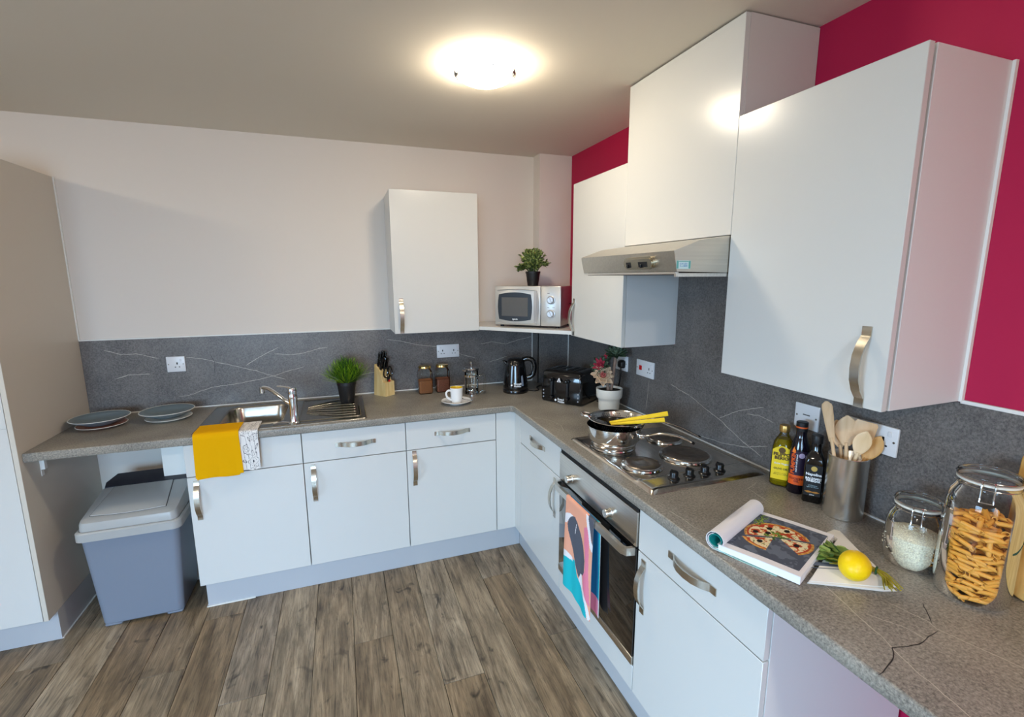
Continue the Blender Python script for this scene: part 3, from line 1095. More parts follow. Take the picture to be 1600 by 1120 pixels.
# rim sheet with a hole: outer rolled edge, plate, bowl
bm = bmesh.new()
o_ = [bm.verts.new((x, y, H + .004)) for x, y in rrect(sx0 + .006, sx1 - .006, sy0 + .006, sy1 - .006, .012)]
i_ = [bm.verts.new((x, y, H + .004)) for x, y in rrect(bx0, bx1, by0, by1, .07)]
es = [bm.edges.new((L_[i], L_[(i + 1) % len(L_)])) for L_ in (o_, i_) for i in range(len(L_))]
bmesh.ops.triangle_fill(bm, use_beauty=True, edges=es)
bm.verts.index_update()
rim = MB().add([tuple(v.co) for v in bm.verts], [[v.index for v in f.verts] for f in bm.faces])
bm.free()


def ring(x0, x1, y0, y1, r, z):
    return [(x, y, z) for x, y in rrect(x0, x1, y0, y1, r)]


loft(rim, [ring(sx0, sx1, sy0, sy1, .018, H + .0004), ring(sx0 + .001, sx1 - .001, sy0 + .001, sy1 - .001, .017, H + .004),
           ring(sx0 + .004, sx1 - .004, sy0 + .004, sy1 - .004, .014, H + .0062), ring(sx0 + .006, sx1 - .006, sy0 + .006, sy1 - .006, .012, H + .004)])
rim.build('rim', SINK, t, True, 50)
bw = MB()
rg = []
for d, z in ((0, .004), (.004, .002), (.008, -.006), (.016, -.09), (.026, -.135), (.05, -.15), (.10, -.153)):
    rg.append(ring(bx0 + d, bx1 - d, by0 + d, by1 - d, max(.07 - d * .3, .03), H + z))
loft(bw, rg, cap1=True)
bw.build('bowl', SINK, t, True, 60)
MB().lathe([(0, .002), (.026, .002), (.034, .003), (.036, .0)], 24, (-1.96, -.3, H - .153)).build('waste', CHROME, t)
# drainer: shallow raised border and ribs
dn = MB()
loft(dn, [ring(-1.735, -1.425, -.525, -.085, .02, H + .0042), ring(-1.732, -1.428, -.522, -.088, .018, H + .0075), ring(-1.725, -1.435, -.515, -.095, .014, H + .0045)])
dn.build('drainer_border', SINK, t, True, 60)
for i, y in enumerate((-.155, -.21, -.265, -.32, -.375, -.43, -.475)):
    x0 = -1.70 + (.02 if i in (0, 6) else 0)
    pts = [(x0, y * .55 - .14, H + .005), (x0 + .07, y * .8 - .06, H + .007), (x0 + .13, y, H + .0075), (-1.46, y, H + .0068), (-1.452, y, H + .0045)]
    MB().tube(smooth_path(pts, 4), .0042, 8, sq=.7).build('drainer_rib', SINK, t, True, 60)

# mixer tap at the front of the sink
t = thing('mixer_tap', 'chrome mixer tap with a swivel spout reaching over the sink bowl', 'tap', (-1.747, -.535, H + .004))
b = MB()
b.lathe([(0, 0), (.027, 0), (.027, .004), (.0225, .008), (.0205, .014), (.0195, .10), (.0205, .112), (.0215, .128), (.0215, .142), (.019, .150), (.0195, .156), (.0205, .162), (.0205, .172),
         (.0165, .182), (0, .184)], 32, (-1.747, -.535, H + .004))
b.build('body', CHROME, t)
sppts = smooth_path([(-1.757, -.525, H + .100), (-1.79, -.495, H + .118), (-1.835, -.452, H + .148), (-1.868, -.42, H + .165), (-1.892, -.398, H + .168), (-1.902, -.388, H + .163)], 6)
MB().tube(sppts, [.0125] * 6 + [.0105] * (len(sppts) - 6), 14).cyl((-1.902, -.388, H + .171), (-1.903, -.387, H + .138), .013, 18).build('spout', CHROME, t)
MB().tube(smooth_path([(-1.747, -.535, H + .178), (-1.765, -.53, H + .187), (-1.80, -.515, H + .192), (-1.815, -.508, H + .193)], 5), [.009] * 6 + [.0065] * 10, 12, sq=.6).build('lever', CHROME, t)
MB().tube(smooth_path([(-1.77, -.528, H + .006), (-1.81, -.53, H + .012), (-1.845, -.536, H + .0085)], 4), .003, 8).build('plug_chain', CHROME, t)

# ---------------------------------------------------------------- swing-top bin
BINB = mat('bin_grey_plastic', srgb(122, 130, 144), .42)
BINL = mat('bin_lid_grey_plastic', srgb(166, 166, 164), .33)
BIND = mat('bin_dark_lid_plastic', srgb(40, 40, 50), .35)
t = thing('swing_bin', 'grey plastic swing-top bin standing in the gap under the worktop', 'bin', (-2.48, -.34, 0))


def brr(x0, x1, y0, y1, r, z, dz=0.0):
    return [(x, y, z + dz * ((x - x0) / (x1 - x0))) for x, y in rrect(x0, x1, y0, y1, r, 6)]


b = MB()
loft(b, [brr(-2.638, -2.322, -.532, -.28, .03, .012), brr(-2.646, -2.316, -.54, -.272, .03, .02), brr(-2.668, -2.288, -.565, -.262, .03, .44),
         brr(-2.672, -2.284, -.57, -.258, .03, .488)], cap0=True)
b.box((-2.64, -.535, .0005), (-2.57, -.29, .016), .006, 1).box((-2.39, -.535, .0005), (-2.322, -.29, .016), .006, 1)
b.build('body', BINB, t)
b = MB()
loft(b, [brr(-2.674, -2.28, -.572, -.256, .032, .462), brr(-2.684, -2.272, -.583, -.247, .036, .466), brr(-2.684, -2.272, -.583, -.247, .036, .502),
         brr(-2.679, -2.277, -.578, -.252, .034, .508), brr(-2.672, -2.284, -.571, -.258, .032, .509)])
b.build('rim', BINL, t)


# lid: sides rising from the rim to a sloping top face; front edge low, back edge high
def lid_ring(d, zf, zb, yb_):
    pts = rrect(-2.670 + d, -2.286 - d, -.569 + d, yb_, .03, 6)
    return [(x, y, zf + (zb - zf) * max(0, min(1, (y + .569) / .31))) for x, y in pts]


b = MB()
loft(b, [lid_ring(0, .509, .509, -.26), lid_ring(.002, .535, .585, -.262), lid_ring(.006, .545, .605, -.266), lid_ring(.022, .551, .613, -.268)], cap1=True)
b.build('lid', BINL, t, True, 30)


def lidz(y):
    return .551 + .062 * max(0, min(1, (y + .569) / .31))


def flap(d, dz):
    q = []
    fr = [(-2.636 + (2.636 - 2.336) * k / 12, -.523 - .012 * sin(pi * k / 12)) for k in range(13)]
    pts = [(x, y) for x, y in fr] + [(-2.362, -.30), (-2.615, -.30)]
    cx_, cy_ = -2.48, -.42
    for x, y in pts:
        s = 1 - d
        x_, y_ = cx_ + (x - cx_) * s, cy_ + (y - cy_) * s
        q.append((x_, y_, lidz(y_) + dz))
    return q


MB().add(flap(0, .0012), [tuple(range(15))]).build('flap_gap', DARK, t)
b = MB()
loft(b, [flap(.018, .0006), flap(.022, .004), flap(.05, .0055)], cap1=True)
b.build('flap', BINL, t, True, 40)
b = MB()
bk = [(-2.655, -.298, .609), (-2.30, -.298, .609), (-2.295, -.265, .625), (-2.31, -.18, .636), (-2.64, -.18, .632), (-2.66, -.265, .621)]
lo_ = [(x, y, .50) for x, y, z in bk]
loft(b, [lo_, bk], cap1=True)
b.build('lid_back', BIND, t, True, 20)

# ---------------------------------------------------------------- sockets
SCREW = mat('screw_steel', srgb(140, 136, 128), .35, 1.0)


def socket_plate(label, M, w, gangs, h=.086, rockers=True, screws=True, name='wall_socket', cat='socket', group=None):
    """M: x right along the wall, y up, z out of the wall; origin at the plate's centre"""
    t = thing(name, label, cat, M.translation, 0, group)
    MB(M).box((-w / 2, -h / 2, 0), (w / 2, h / 2, .009), .003, 2).build('plate', SOCKET, t)
    for g in gangs:
        hole = MB(M)
        hole.box((g - .003, -.002, .009), (g + .003, .010, .0094))
        hole.box((g - .0125, -.018, .009), (g - .0065, -.0135, .0094)).box((g + .0065, -.018, .009), (g + .0125, -.0135, .0094))
        hole.build('pin_holes', DARK, t)
        if rockers:
            MB(M).box((g + (.012 if g >= 0 else -.022), .0145, .009), (g + (.022 if g >= 0 else -.012), .0295, .0115), .001, 1).build('rocker_switch', SOCKET, t)
    if screws:
        for x in (-w / 2 + .0095, w / 2 - .0095):
            MB(M).lathe([(.0032, .009), (.0032, .0096), (0, .0097)], 12, (x, 0, 0)).build('screw', SCREW, t)
    return t


def MBK(x, z):
    return frame((x, -.0062, z), (1, 0, 0), (0, 0, 1))


def MRT(y, z):
    return frame((-.0062, y, z), (0, -1, 0), (0, 0, 1))


socket_plate('single white wall socket on the splashback left of the sink', MBK(-2.372, 1.166), .0885, [0.006])
socket_plate('double white wall socket on the back splashback above the seed jars', MBK(-.842, 1.155), .149, [-.037, .037])
socket_plate('white wall socket behind the artificial succulent, a black plug in it', MRT(-.793, 1.154), .124, [.02])
tck = socket_plate('white cooker control plate with a red rocker switch', MRT(-1.017, 1.159), .149, [.037], name='cooker_switch', cat='switch')
MB(MRT(-1.017, 1.159)).box((-.047, -.011, .009), (-.023, .013, .0122), .002, 1).build('switch', RED, tck, label='red rocker switch')
tb = socket_plate('white blanking plate with a cable outlet behind the oil bottles', MRT(-1.943, 1.160), .09, [], name='cable_outlet', cat='outlet plate')
MB(MRT(-1.943, 1.160)).box((-.013, .004, .009), (.013, .008, .0096), .0003, 1).build('cable_slot', PRINTG, tb)
socket_plate('double white wall socket on the splashback behind the wooden spoons', MRT(-2.150, 1.159), .157, [-.037, .040])

# black plug with cable
t = thing('power_plug', 'black plug with its cable pushed into the corner wall socket', 'plug', (-.03, -.815, 1.15))
M = MRT(-.818, 1.152)
b = MB(M)
loft(b, [[(x * .95, y * .95, .0096) for x, y in rrect(-.022, .022, -.024, .022, .012, 5)], [(x, y, .014) for x, y in rrect(-.022, .022, -.024, .022, .012, 5)],
         [(x, y, .028) for x, y in rrect(-.021, .021, -.022, .02, .012, 5)], [(x * .8, y * .8, .036) for x, y in rrect(-.021, .021, -.022, .02, .012, 5)]], cap0=True, cap1=True)
b.build('plug_body', BLACKM, t)
MB().tube(smooth_path([(-.03, -.818, 1.135), (-.032, -.82, 1.10), (-.028, -.80, 1.03), (-.022, -.76, .965), (-.03, -.73, .925), (-.06, -.715, .9155), (-.11, -.70, .9155)], 8), .0042, 8).build('cable', BLACKM, t)
one('power_cable', 'black cable hanging down the wall behind the artificial succulent', 'cable',
    MB().tube(smooth_path([(-.020, -.66, 1.32), (-.018, -.665, 1.24), (-.019, -.668, 1.16), (-.0165, -.664, 1.08), (-.02, -.63, .98), (-.03, -.57, .917), (-.08, -.55, .9155)], 8), .0042, 8), BLACKM)

# ================================================================ things on the back run
def P_(x, y, z=0.0):
    return Vector((x, y, z))


BOWLG = mat('bowl_grey_glaze', srgb(112, 128, 136), .28, coat=.3)
RIMW = mat('pale_rim_glaze', srgb(222, 220, 212), .3)
TERRA = mat('terracotta_glaze', srgb(176, 108, 84), .35)
CREAM = mat('cream_glaze', srgb(226, 220, 206), .3)


def dish(name, label, cat, c, R, rim, base_r, body, rimm, group=None):
    t = thing(name, label, cat, c, 0, group)
    b = MB().lathe([(0, .0), (base_r, .0), (base_r + .004, .004), (R * .84, rim * .55), (R, rim), (R - .003, rim + .001), (R * .82, rim * .62 + .002), (base_r * .9, .0085), (0, .0075)], 56, c)
    b.build('body', body, t, True, 50)
    MB().lathe([(R - .0005, rim - .001), (R + .001, rim + .0005), (R - .001, rim + .0022), (R - .0035, rim + .0012)], 56, c).build('rim', rimm, t, True, 60)
    return t


dish('plate', 'terracotta-edged plate under the grey bowl beside the tall cabinet', 'plate', (-2.648, -.243, H + .0003), .102, .012, .065, TERRA, CREAM)
dish('bowl', 'wide shallow grey bowl beside the tall cabinet, on the terracotta plate', 'bowl', (-2.655, -.236, H + .0138), .121, .032, .062, BOWLG, RIMW)
dish('plate', 'cream-edged plate under the grey bowl next to the sink', 'plate', (-2.374, -.213, H + .0003), .102, .012, .065, CREAM, RIMW)
dish('bowl', 'wide shallow grey bowl next to the sink, on the cream plate', 'bowl', (-2.381, -.203, H + .0138), .121, .032, .062, BOWLG, RIMW)

# towels over the worktop edge at the sink
YEL = mat('mustard_cloth', srgb(222, 162, 4), .9, spec=.1, bump=(900, .25))


def over_edge(x0, x1, yb, zt, zb, off, sag, rows, wob):
    """cloth lying from yb to the worktop edge and hanging to zb; off = stand-off from the edge"""
    path = [(yb, H + .0075 + off), (-.50, H + .0075 + off), (-.55, H + .0075 + off), (-.585, H + .0075 + off), (-.603 - off * .6, H + .0045 + off * .8), (-.6075 - off, H - .006), (-.608 - off, H - .03),
            (-.609 - off, H - .08), (-.608 - off, H - .14), (-.607 - off, zb)]
    pts = smooth_path([(0, y, z) for y, z in path], 5)

    def fn(u, v):
        k = v * (len(pts) - 1)
        i = min(int(k), len(pts) - 2)
        q = pts[i].lerp(pts[i + 1], k - i)
        dn = max(0, (H - .01 - q.z) / .2)
        w = sin(u * 7 + wob) * .0035 * dn + sin(u * 3.1 + wob * 2) * .0025 * dn
        return (x0 + (x1 - x0) * u + sag * dn * (u - .4), q.y - abs(w) - .001 * dn, q.z + (sin(u * 5 + wob) * .0025 + (u - .5) * .004) * dn * 2)
    return fn


fl = MB().sheet(over_edge(-1.99, -1.905, -.462, 0, .724, .0008, .0, 40, 1.0), 60, 110, thick=-.0014)
t = thing('tea_towel', 'white tea towel with a black flower drawing, hanging beside the yellow one', 'towel', (-1.96, -.6, H))
fl.build('cloth', mat('white_cotton', srgb(226, 222, 218), .9, spec=.1), t, True, 60)


def flower_print(u, v):
    W_, D_ = srgb(226, 222, 218), srgb(40, 42, 56)
    x, y = u * .125, v * .335
    # outline flowers, leaves and stems
    for cx, cy, r, n, ph in ((.052, .165, .026, 6, .2), (.098, .215, .022, 7, .9), (.085, .30, .034, 8, .4), (.045, .262, .018, 5, .0), (.10, .135, .02, 6, 1.3), (.02, .12, .02, 6, .3), (.08, .06, .026, 7, .6)):
        dx, dy = x - cx, y - cy
        d = sqrt(dx * dx + dy * dy)
        a = atan2(dy, dx)
        pr_ = r * (.62 + .38 * abs(cos(a * n / 2 + ph)))
        if abs(d - pr_) < .0011 or abs(d - pr_ * .55) < .0009 and int(a * 6) % 2 or d < r * .13:
            return D_
    for k in range(7):
        x0 = .012 + k * .0185
        xs = x0 + .006 * sin(y * 38 + k * 1.7)
        if abs(x - xs) < .0007 and (int(y * 24 + k) % 3):
            return D_
    for cx, cy, a in ((.03, .20, .6), (.11, .255, -.7), (.066, .225, .9), (.07, .115, -.5), (.112, .19, .3), (.03, .30, .2)):
        dx, dy = (x - cx) * cos(a) + (y - cy) * sin(a), -(x - cx) * sin(a) + (y - cy) * cos(a)
        e = (dx / .013) ** 2 + (dy / .0048) ** 2
        if .62 < e < 1.15 or (e < .62 and abs(dy) < .0006):
            return D_
    return W_


fo = over_edge(-1.99, -1.905, -.462, 0, .724, .0025, .0, 40, 1.0)
printed('printed_front', flower_print, 90, 230, fo, PRNC, t)

yl = MB()
yl.sheet(over_edge(-2.172, -1.985, -.475, 0, .716, .0095, .012, 40, .3), 48, 60, thick=-.004)
yl.sheet(over_edge(-2.168, -2.0, -.478, 0, .708, .0088, .01, 40, .3), 48, 60, thick=-.003)
one('kitchen_towel', 'folded mustard yellow towel hanging over the worktop edge at the sink', 'towel', yl, YEL, angle=60)


# plants
def leaf(mb, base, d, up, L, Wd, m=0, bend=.25, n=3):
    d = Vector(d).normalized()
    s = d.cross(Vector(up))
    s = s.normalized() if s.length > 1e-4 else Vector((1, 0, 0))
    nn = s.cross(d)
    vs, fs = [], []
    for i in range(n + 1):
        tt = i / n
        w = Wd * (sin(pi * (0.12 + .88 * tt)) ** .8) * (1 if i < n else 0.05)
        c = Vector(base) + d * (L * tt) - nn * (bend * L * tt * tt) * -1 * -1
        vs += [c - s * w / 2, c + nn * w * .12 * -1, c + s * w / 2]
    for i in range(n):
        for k in range(2):
            fs.append((i * 3 + k, i * 3 + k + 1, (i + 1) * 3 + k + 1, (i + 1) * 3 + k))
    mb.add(vs, fs, m)


GR1 = mat('grass_green', srgb(104, 148, 22), .55)
GR2 = mat('grass_dark_green', srgb(44, 84, 22), .6)
GR3 = mat('grass_lime', srgb(156, 190, 44), .5)
SOIL = mat('dark_soil', srgb(28, 22, 18), .9)
t = thing('potted_grass', 'bushy artificial grass in a small black pot on the sink drainer', 'plant', (-1.489, -.215, H + .0085))
c = (-1.489, -.215, H + .0085)
MB().lathe([(0, 0), (.037, 0), (.039, .003), (.052, .105), (.055, .106), (.055, .124), (.051, .124), (.048, .11), (0, .108)], 36, c).build('pot', BLACKM, t)
gm = MB()
rg = random.Random(3)
for i in range(900):
    a, e = rg.uniform(0, 2 * pi), rg.betavariate(1.2, 1.6)
    th = e * 1.30
    L = rg.uniform(.085, .165) * (1.0 - .15 * e)
    d = Vector((cos(a) * sin(th), sin(a) * sin(th), cos(th) + .15))
    b0 = Vector((c[0] + cos(a) * .035 * e, c[1] + sin(a) * .035 * e, c[2] + .112))
    m = rg.choice((0, 0, 1, 1, 2)) if e > .3 else rg.choice((1, 1, 0))
    leaf(gm, b0, d, (0, 0, 1), L, .0042, m, rg.uniform(.0, .25), 3)
    for k in range(2):
        q = b0 + d.normalized() * L * rg.uniform(.45, .9)
        d2 = (d.normalized() + Vector((rg.uniform(-.6, .6), rg.uniform(-.6, .6), rg.uniform(-.3, .5)))).normalized()
        leaf(gm, q, d2, (0, 0, 1), rg.uniform(.025, .045), .003, m, .1, 2)
gm.build('grass', [GR1, GR2, GR3], t, True, 0, kind='stuff')

# knife block
t = thing('knife_block', 'pale wooden knife block standing against the back splashback', 'knife block', (-1.268, -.077, H), radians(38))
R = Matrix.Translation((-1.268, -.077, H)) @ Matrix.Rotation(radians(38), 4, 'Z')
prof = [(.052, 0), (-.052, 0), (-.052, .088), (-.027, .092), (-.014, .152), (.036, .196)]
MT = R @ Matrix(((0, 0, 1, 0), (1, 0, 0, 0), (0, 1, 0, 0), (0, 0, 0, 1)))
kb = MB().prism(prof, -.037, .037, 0, MT)
kb.build('block', WOODP, t, True, 20)
for i, (lx, ly, hz, tall) in enumerate(((-.022, .026, .192, .112), (0, .026, .192, .118), (.022, .026, .192, .112), (-.022, .006, .172, .092), (0, .006, .172, .1), (.022, .006, .172, .095))):
    k = thing('kitchen_knife', 'black-handled knife in the %s row of the wooden block, %s' % ('rear' if i < 3 else 'front', ('on the sink side', 'in the middle', 'on the seed jar side')[i % 3]), 'knife', R @ Vector((lx, ly, hz - .02)), radians(38), 'knives in the wooden block')
    ax = Vector((.04, -.22, 1)).normalized()
    p0 = Vector((lx, ly, hz - .03))
    MB(R).tube([p0 + ax * s for s in (0, .022, .03, .06, .095, tall)], [.0055, .006, .0075, .0068, .0085, .006], 10, sq=1.5).build('handle', BLACKP, k)
    MB(R).tube([p0 - ax * .004, p0 + ax * .02], [.0062, .0062], 10, sq=1.45).build('bolster', CHROME, k)
    for s in (.05, .075):
        q = p0 + ax * s
        MB(R).cyl(q + Vector((-.0104, 0, 0)), q + Vector((.0104, 0, 0)), .0022, 8).build('rivet', CHROME, k)
t = thing('kitchen_scissors', 'black-handled scissors with a red dot in the front of the knife block', 'scissors', R @ Vector((0, -.03, .088)), radians(38))
for sgn in (-1, 1):
    lp = []
    for i in range(22):
        a = 2 * pi * i / 21
        lp.append(R @ Vector((sgn * .021 + .0155 * cos(a) - sgn * .004 * sin(a), -.0405 + sgn * .003, .150 + .031 * sin(a))))
    MB().tube(lp, .0044, 8).build('finger_loop', BLACKP, t)
    MB(R).tube([(sgn * .014, -.0405 + sgn * .003, .124), (sgn * .004, -.0405 + sgn * .002, .098), (0, -.0395, .082)], [.0055, .0065, .006], 8).build('shank', BLACKP, t)
MB(R).lathe([(.0072, 0), (.0072, .004), (0, .005)], 16, (0, 0, 0), 0, frame((0, -.047, .0945), (1, 0, 0), (0, 0, 1))).build('pivot_cap', RED, t, label='red pivot cap')

# seed jars
SEED = mat('brown_seeds', srgb(158, 96, 52), .7, grain=((420, 420, 420), .55), bump=(420, 1.0))
SEED2 = mat('reddish_seeds', srgb(134, 74, 48), .7, grain=((420, 420, 420), .55), bump=(420, 1.0))
GOLD = mat('brass_lid', srgb(206, 176, 112), .25, 1.0)


def sq_ring(c, h, r, z, n=4):
    return [(c[0] + x, c[1] + y, c[2] + z) for x, y in rrect(-h, h, -h, h, r, n)]


for i, (x, y, fill, sm, lab) in enumerate(((-1.018, -.118, .084, SEED, 'left'), (-.905, -.108, .084, SEED2, 'right'))):
    c = (x, y, H + .0003)
    t = thing('seed_jar', ('square glass jar with a brass lid, next to the knife block' if i == 0 else 'square glass jar with a brass lid, next to the coffee press'), 'jar', c)
    b = MB()
    prof = [(.040, .012, .0), (.043, .012, .004), (.044, .013, .12), (.043, .02, .138), (.036, .028, .155), (.034, .034, .160), (.034, .034, .168)]
    loft(b, [sq_ring(c, h, min(r, h - .0001), z) for h, r, z in prof], cap0=True)
    b.build('glass_body', GLASS, t)
    MB().lathe([(0, .176), (.0355, .176), (.039, .174), (.0395, .17), (.0395, .164), (.0405, .162), (.037, .161), (.036, .172), (0, .172)], 36, c).build('lid', GOLD, t)
    s = MB()
    loft(s, [sq_ring(c, .0385, .011, .0045), sq_ring(c, .041, .011, .007), sq_ring(c, .0415, .012, fill - .002), sq_ring(c, .039, .011, fill + .001)], cap0=True, cap1=True)
    rs = random.Random(i)
    for q in range(420):
        if q < 160:
            p = (x + rs.uniform(-.038, .038), y + rs.uniform(-.038, .038), H + fill + .001)
        else:
            sd = rs.choice(((0, -1), (1, 0), (-1, 0)))
            a_ = rs.uniform(-.038, .038)
            p = (x + sd[0] * .0412 + (a_ if sd[0] == 0 else 0), y + sd[1] * .0412 + (a_ if sd[1] == 0 else 0), H + rs.uniform(.008, fill))
        s.ball(p, .0016, 5, 0, None, (rs.uniform(.8, 1.5), rs.uniform(.8, 1.5), rs.uniform(.7, 1.1)))
    o = s.build('seeds', sm, None, False, 40)
    tag(o, ('light brown seeds half filling the left square jar' if i == 0 else 'reddish brown seeds half filling the right square jar'), 'seeds', None, 'stuff')

# French press
c = (-.757, -.285, H + .0003)
t = thing('coffee_press', 'glass and chrome coffee press behind the yellow-lined cup', 'coffee press', c)
MB().lathe([(0, .004), (.040, .004), (.042, .008), (.042, .165), (.0435, .172)], 40, c).build('glass_beaker', GLASS, t)
f = MB().lathe([(.0435, .0), (.0455, .001), (.0455, .014), (.0435, .015)], 40, c).lathe([(.043, .120), (.0445, .120), (.0445, .132), (.043, .132)], 40, c)
for a in (.2, 1.77, 3.34, 4.91):
    f.tube([(c[0] + .0445 * cos(a), c[1] + .0445 * sin(a), H + .002), (c[0] + .0445 * cos(a), c[1] + .0445 * sin(a), H + .128)], .0028, 8)
f.build('frame', CHROME, t)
MB().lathe([(0, .176), (.042, .176), (.0455, .172), (.0455, .166), (.043, .165), (.0, .166)], 40, c).build('lid', CHROME, t)
MB().lathe([(.0458, .1645), (.0462, .161), (.0438, .160), (.043, .1645)], 40, c).build('lid_seal', BLACKM, t)
MB().lathe([(.0035, .176), (.0032, .196), (.005, .199), (.0095, .204), (.0095, .210), (.005, .215), (0, .216)], 20, c).build('plunger_knob', CHROME, t)
pl = MB().tube([(c[0], c[1], H + .04), (c[0], c[1], H + .17)], .0025, 8).lathe([(0, .034), (.0395, .034), (.0405, .038), (.0395, .041), (0, .041)], 32, c)
pl.build('plunger', CHROME, t)
MB().tube(smooth_path([(c[0] + .044, c[1] - .004, H + .126), (c[0] + .07, c[1] - .006, H + .130), (c[0] + .082, c[1] - .008, H + .115), (c[0] + .082, c[1] - .008, H + .06), (c[0] + .076, c[1] - .006, H + .03), (c[0] + .045, c[1], H + .012)], 5), .0055, 10, sq=1.5).build('handle', glass_mat('clear_plastic', (.92, .92, .9), 1.4), t)
MB().tube(smooth_path([(c[0] - .036, c[1] - .012, H + .158), (c[0] - .052, c[1] - .018, H + .163), (c[0] - .064, c[1] - .02, H + .170)], 4), [.012] * 4 + [.007] * 5, 10, sq=.6).build('spout', CHROME, t)

# cup and saucer
PORC = mat('white_porcelain', srgb(232, 230, 228), .18, coat=.4)
YGL = mat('yellow_glaze', srgb(232, 196, 44), .2, coat=.3)
c = (-.892, -.44, H + .0003)
t = thing('saucer', 'white saucer under the yellow-lined cup', 'saucer', c)
MB().lathe([(0, .002), (.035, .002), (.037, 0), (.041, 0), (.043, .003), (.083, .016), (.087, .0185), (.086, .020), (.06, .0115), (.042, .0065), (.028, .0055), (0, .0055)], 48, c).build('dish', PORC, t)
c2 = (c[0] + .002, c[1], c[2] + .0062)
t = thing('cup', 'white cup with a yellow inside, standing on its saucer', 'cup', c2)
MB().lathe([(0, .003), (.022, .003), (.024, 0), (.027, 0), (.0295, .004), (.034, .03), (.0375, .088), (.0372, .0895)], 40, c2).build('body', PORC, t)
MB().lathe([(.0372, .0895), (.036, .0895), (.0355, .087), (.032, .03), (.026, .008), (0, .006)], 40, c2).build('lining', YGL, t, label='yellow glazed inside')
hp = smooth_path([(c2[0] - .033, c2[1] - .006, c2[2] + .072), (c2[0] - .05, c2[1] - .01, c2[2] + .076), (c2[0] - .063, c2[1] - .013, c2[2] + .062), (c2[0] - .058, c2[1] - .012, c2[2] + .04), (c2[0] - .042, c2[1] - .008, c2[2] + .024), (c2[0] - .03, c2[1] - .005, c2[2] + .018)], 5)
MB().tube(hp, .0042, 10, sq=1.4).build('handle', PORC, t)
t = thing('teaspoon', 'steel teaspoon lying on the edge of the saucer, beside the cup', 'spoon', (c[0] + .06, c[1] - .02, c[2] + .012))
sp0, sp1 = Vector((c[0] + .085, c[1] - .06, c[2] + .0225)), Vector((c[0] + .05, c[1] + .03, c[2] + .0125))
MB().tube([sp0, sp0.lerp(sp1, .4), sp1], [.003, .0022, .002], 8, sq=.6).build('stem', CHROME, t)
MB().ball(sp1 + Vector((-.006, .014, .0016)), .012, 14, 0, None, (.75, 1.2, .2)).build('spoon_bowl', CHROME, t)

# kettle
c = (-.468, -.287, H + .0003)
t = thing('kettle', 'glossy black electric kettle in front of the corner', 'kettle', c)
MB().lathe([(0, 0), (.080, 0), (.0815, .004), (.080, .022), (.077, .026), (0, .026)], 48, c).build('power_base', BLACKP, t)
MB().lathe([(0, .0265), (.078, .0265), (.0795, .03), (.0795, .042), (.0765, .07), (.069, .13), (.0625, .175), (.059, .192), (.057, .196)], 56, c).build('body', BLACKP, t)
MB().lathe([(.057, .197), (.055, .206), (.045, .215), (.025, .2195), (0, .2205)], 48, c).build('lid', BLACKP, t)
b = MB()
spd = Vector((-.93, .36, 0)).normalized()
sd = Vector((-spd.y, spd.x, 0))
o_ = Vector(c)
rings = []
for r_, z, w in ((.058, .15, .016), (.062, .165, .022), (.071, .185, .02), (.082, .201, .012), (.083, .205, .010)):
    cc = o_ + spd * r_ + Vector((0, 0, z))
    rings.append([cc + sd * (w * sin(2 * pi * k / 12)) - spd * (w * .9 * (1 - cos(2 * pi * k / 12))) for k in range(12)])
loft(b, [[tuple(p) for p in r] for r in rings], cap0=True, cap1=True)
b.build('spout', BLACKP, t)
hd = Vector((.95, -.30, 0)).normalized()
hp = [o_ + hd * r_ + Vector((0, 0, z)) for r_, z in ((.045, .205), (.075, .213), (.106, .205), (.121, .178), (.121, .14), (.112, .11), (.093, .095), (.075, .091))]
MB().tube(smooth_path(hp, 6), .0115, 12, sq=1.35).build('handle', BLACKP, t)
MB().box((-.007, 0, 0), (.007, .1, .003), .0025, 2, 0, frame(o_ + Vector((.02, -.0755, .05)), (1, .25, 0), (-.02, .16, 1))).build('water_gauge', mat('gauge_plastic', srgb(120, 132, 150), .15), t, label='grey water gauge')
fd = Vector((-.30, -.95, 0)).normalized()
ang = Vector((-fd.y, fd.x, 0))
Mk = frame(o_ + fd * .0775 + ang * .004 + Vector((0, 0, .058)), ang, (-fd.x * .1, -fd.y * .1, 1))
text('lettering', 'Russell\nHobbs', .017, Mk @ Matrix.Translation((.006, 0, .0012)), PRINTW, t, bold=.0003)
MB(Mk).lathe([(.0055, .0008), (.0055, .0016), (0, .0016)], 16, (-.031, 0, 0)).build('emblem', PRINTW, t)
one('power_cable', 'kettle cable lying on the worktop between kettle and toaster', 'cable',
    MB().tube(smooth_path([(-.40, -.25, H + .012), (-.385, -.29, H + .0045), (-.35, -.33, H + .004), (-.31, -.30, H + .004), (-.30, -.24, H + .004), (-.26, -.20, H + .004), (-.21, -.18, H + .004)], 6), .0036, 8), BLACKM)

# toaster
A, B = Vector((-.402, -.546, 0)), Vector((-.250, -.769, 0))
e1 = (B - A).normalized()
e2 = Vector((-e1.y, e1.x, 0))
Wt, Dt, Ht = .272, .205, .19
Mt = frame((A.x, A.y, H + .0003), e1, e2)      # local x along the front, y into the corner, z up
t = thing('toaster', 'glossy black four-slice toaster in the corner', 'toaster', Mt @ Vector((Wt / 2, Dt / 2, 0)), atan2(e1.y, e1.x))


def t_ring(dx, df, db, r, z):
    pts = rrect(dx, Wt - dx, df, Dt - db, r, 5)
    return [(x, y - (.016 * (1 - ((x - Wt / 2) / (Wt / 2)) ** 2) if y < Dt * .5 else 0), z) for x, y in pts]


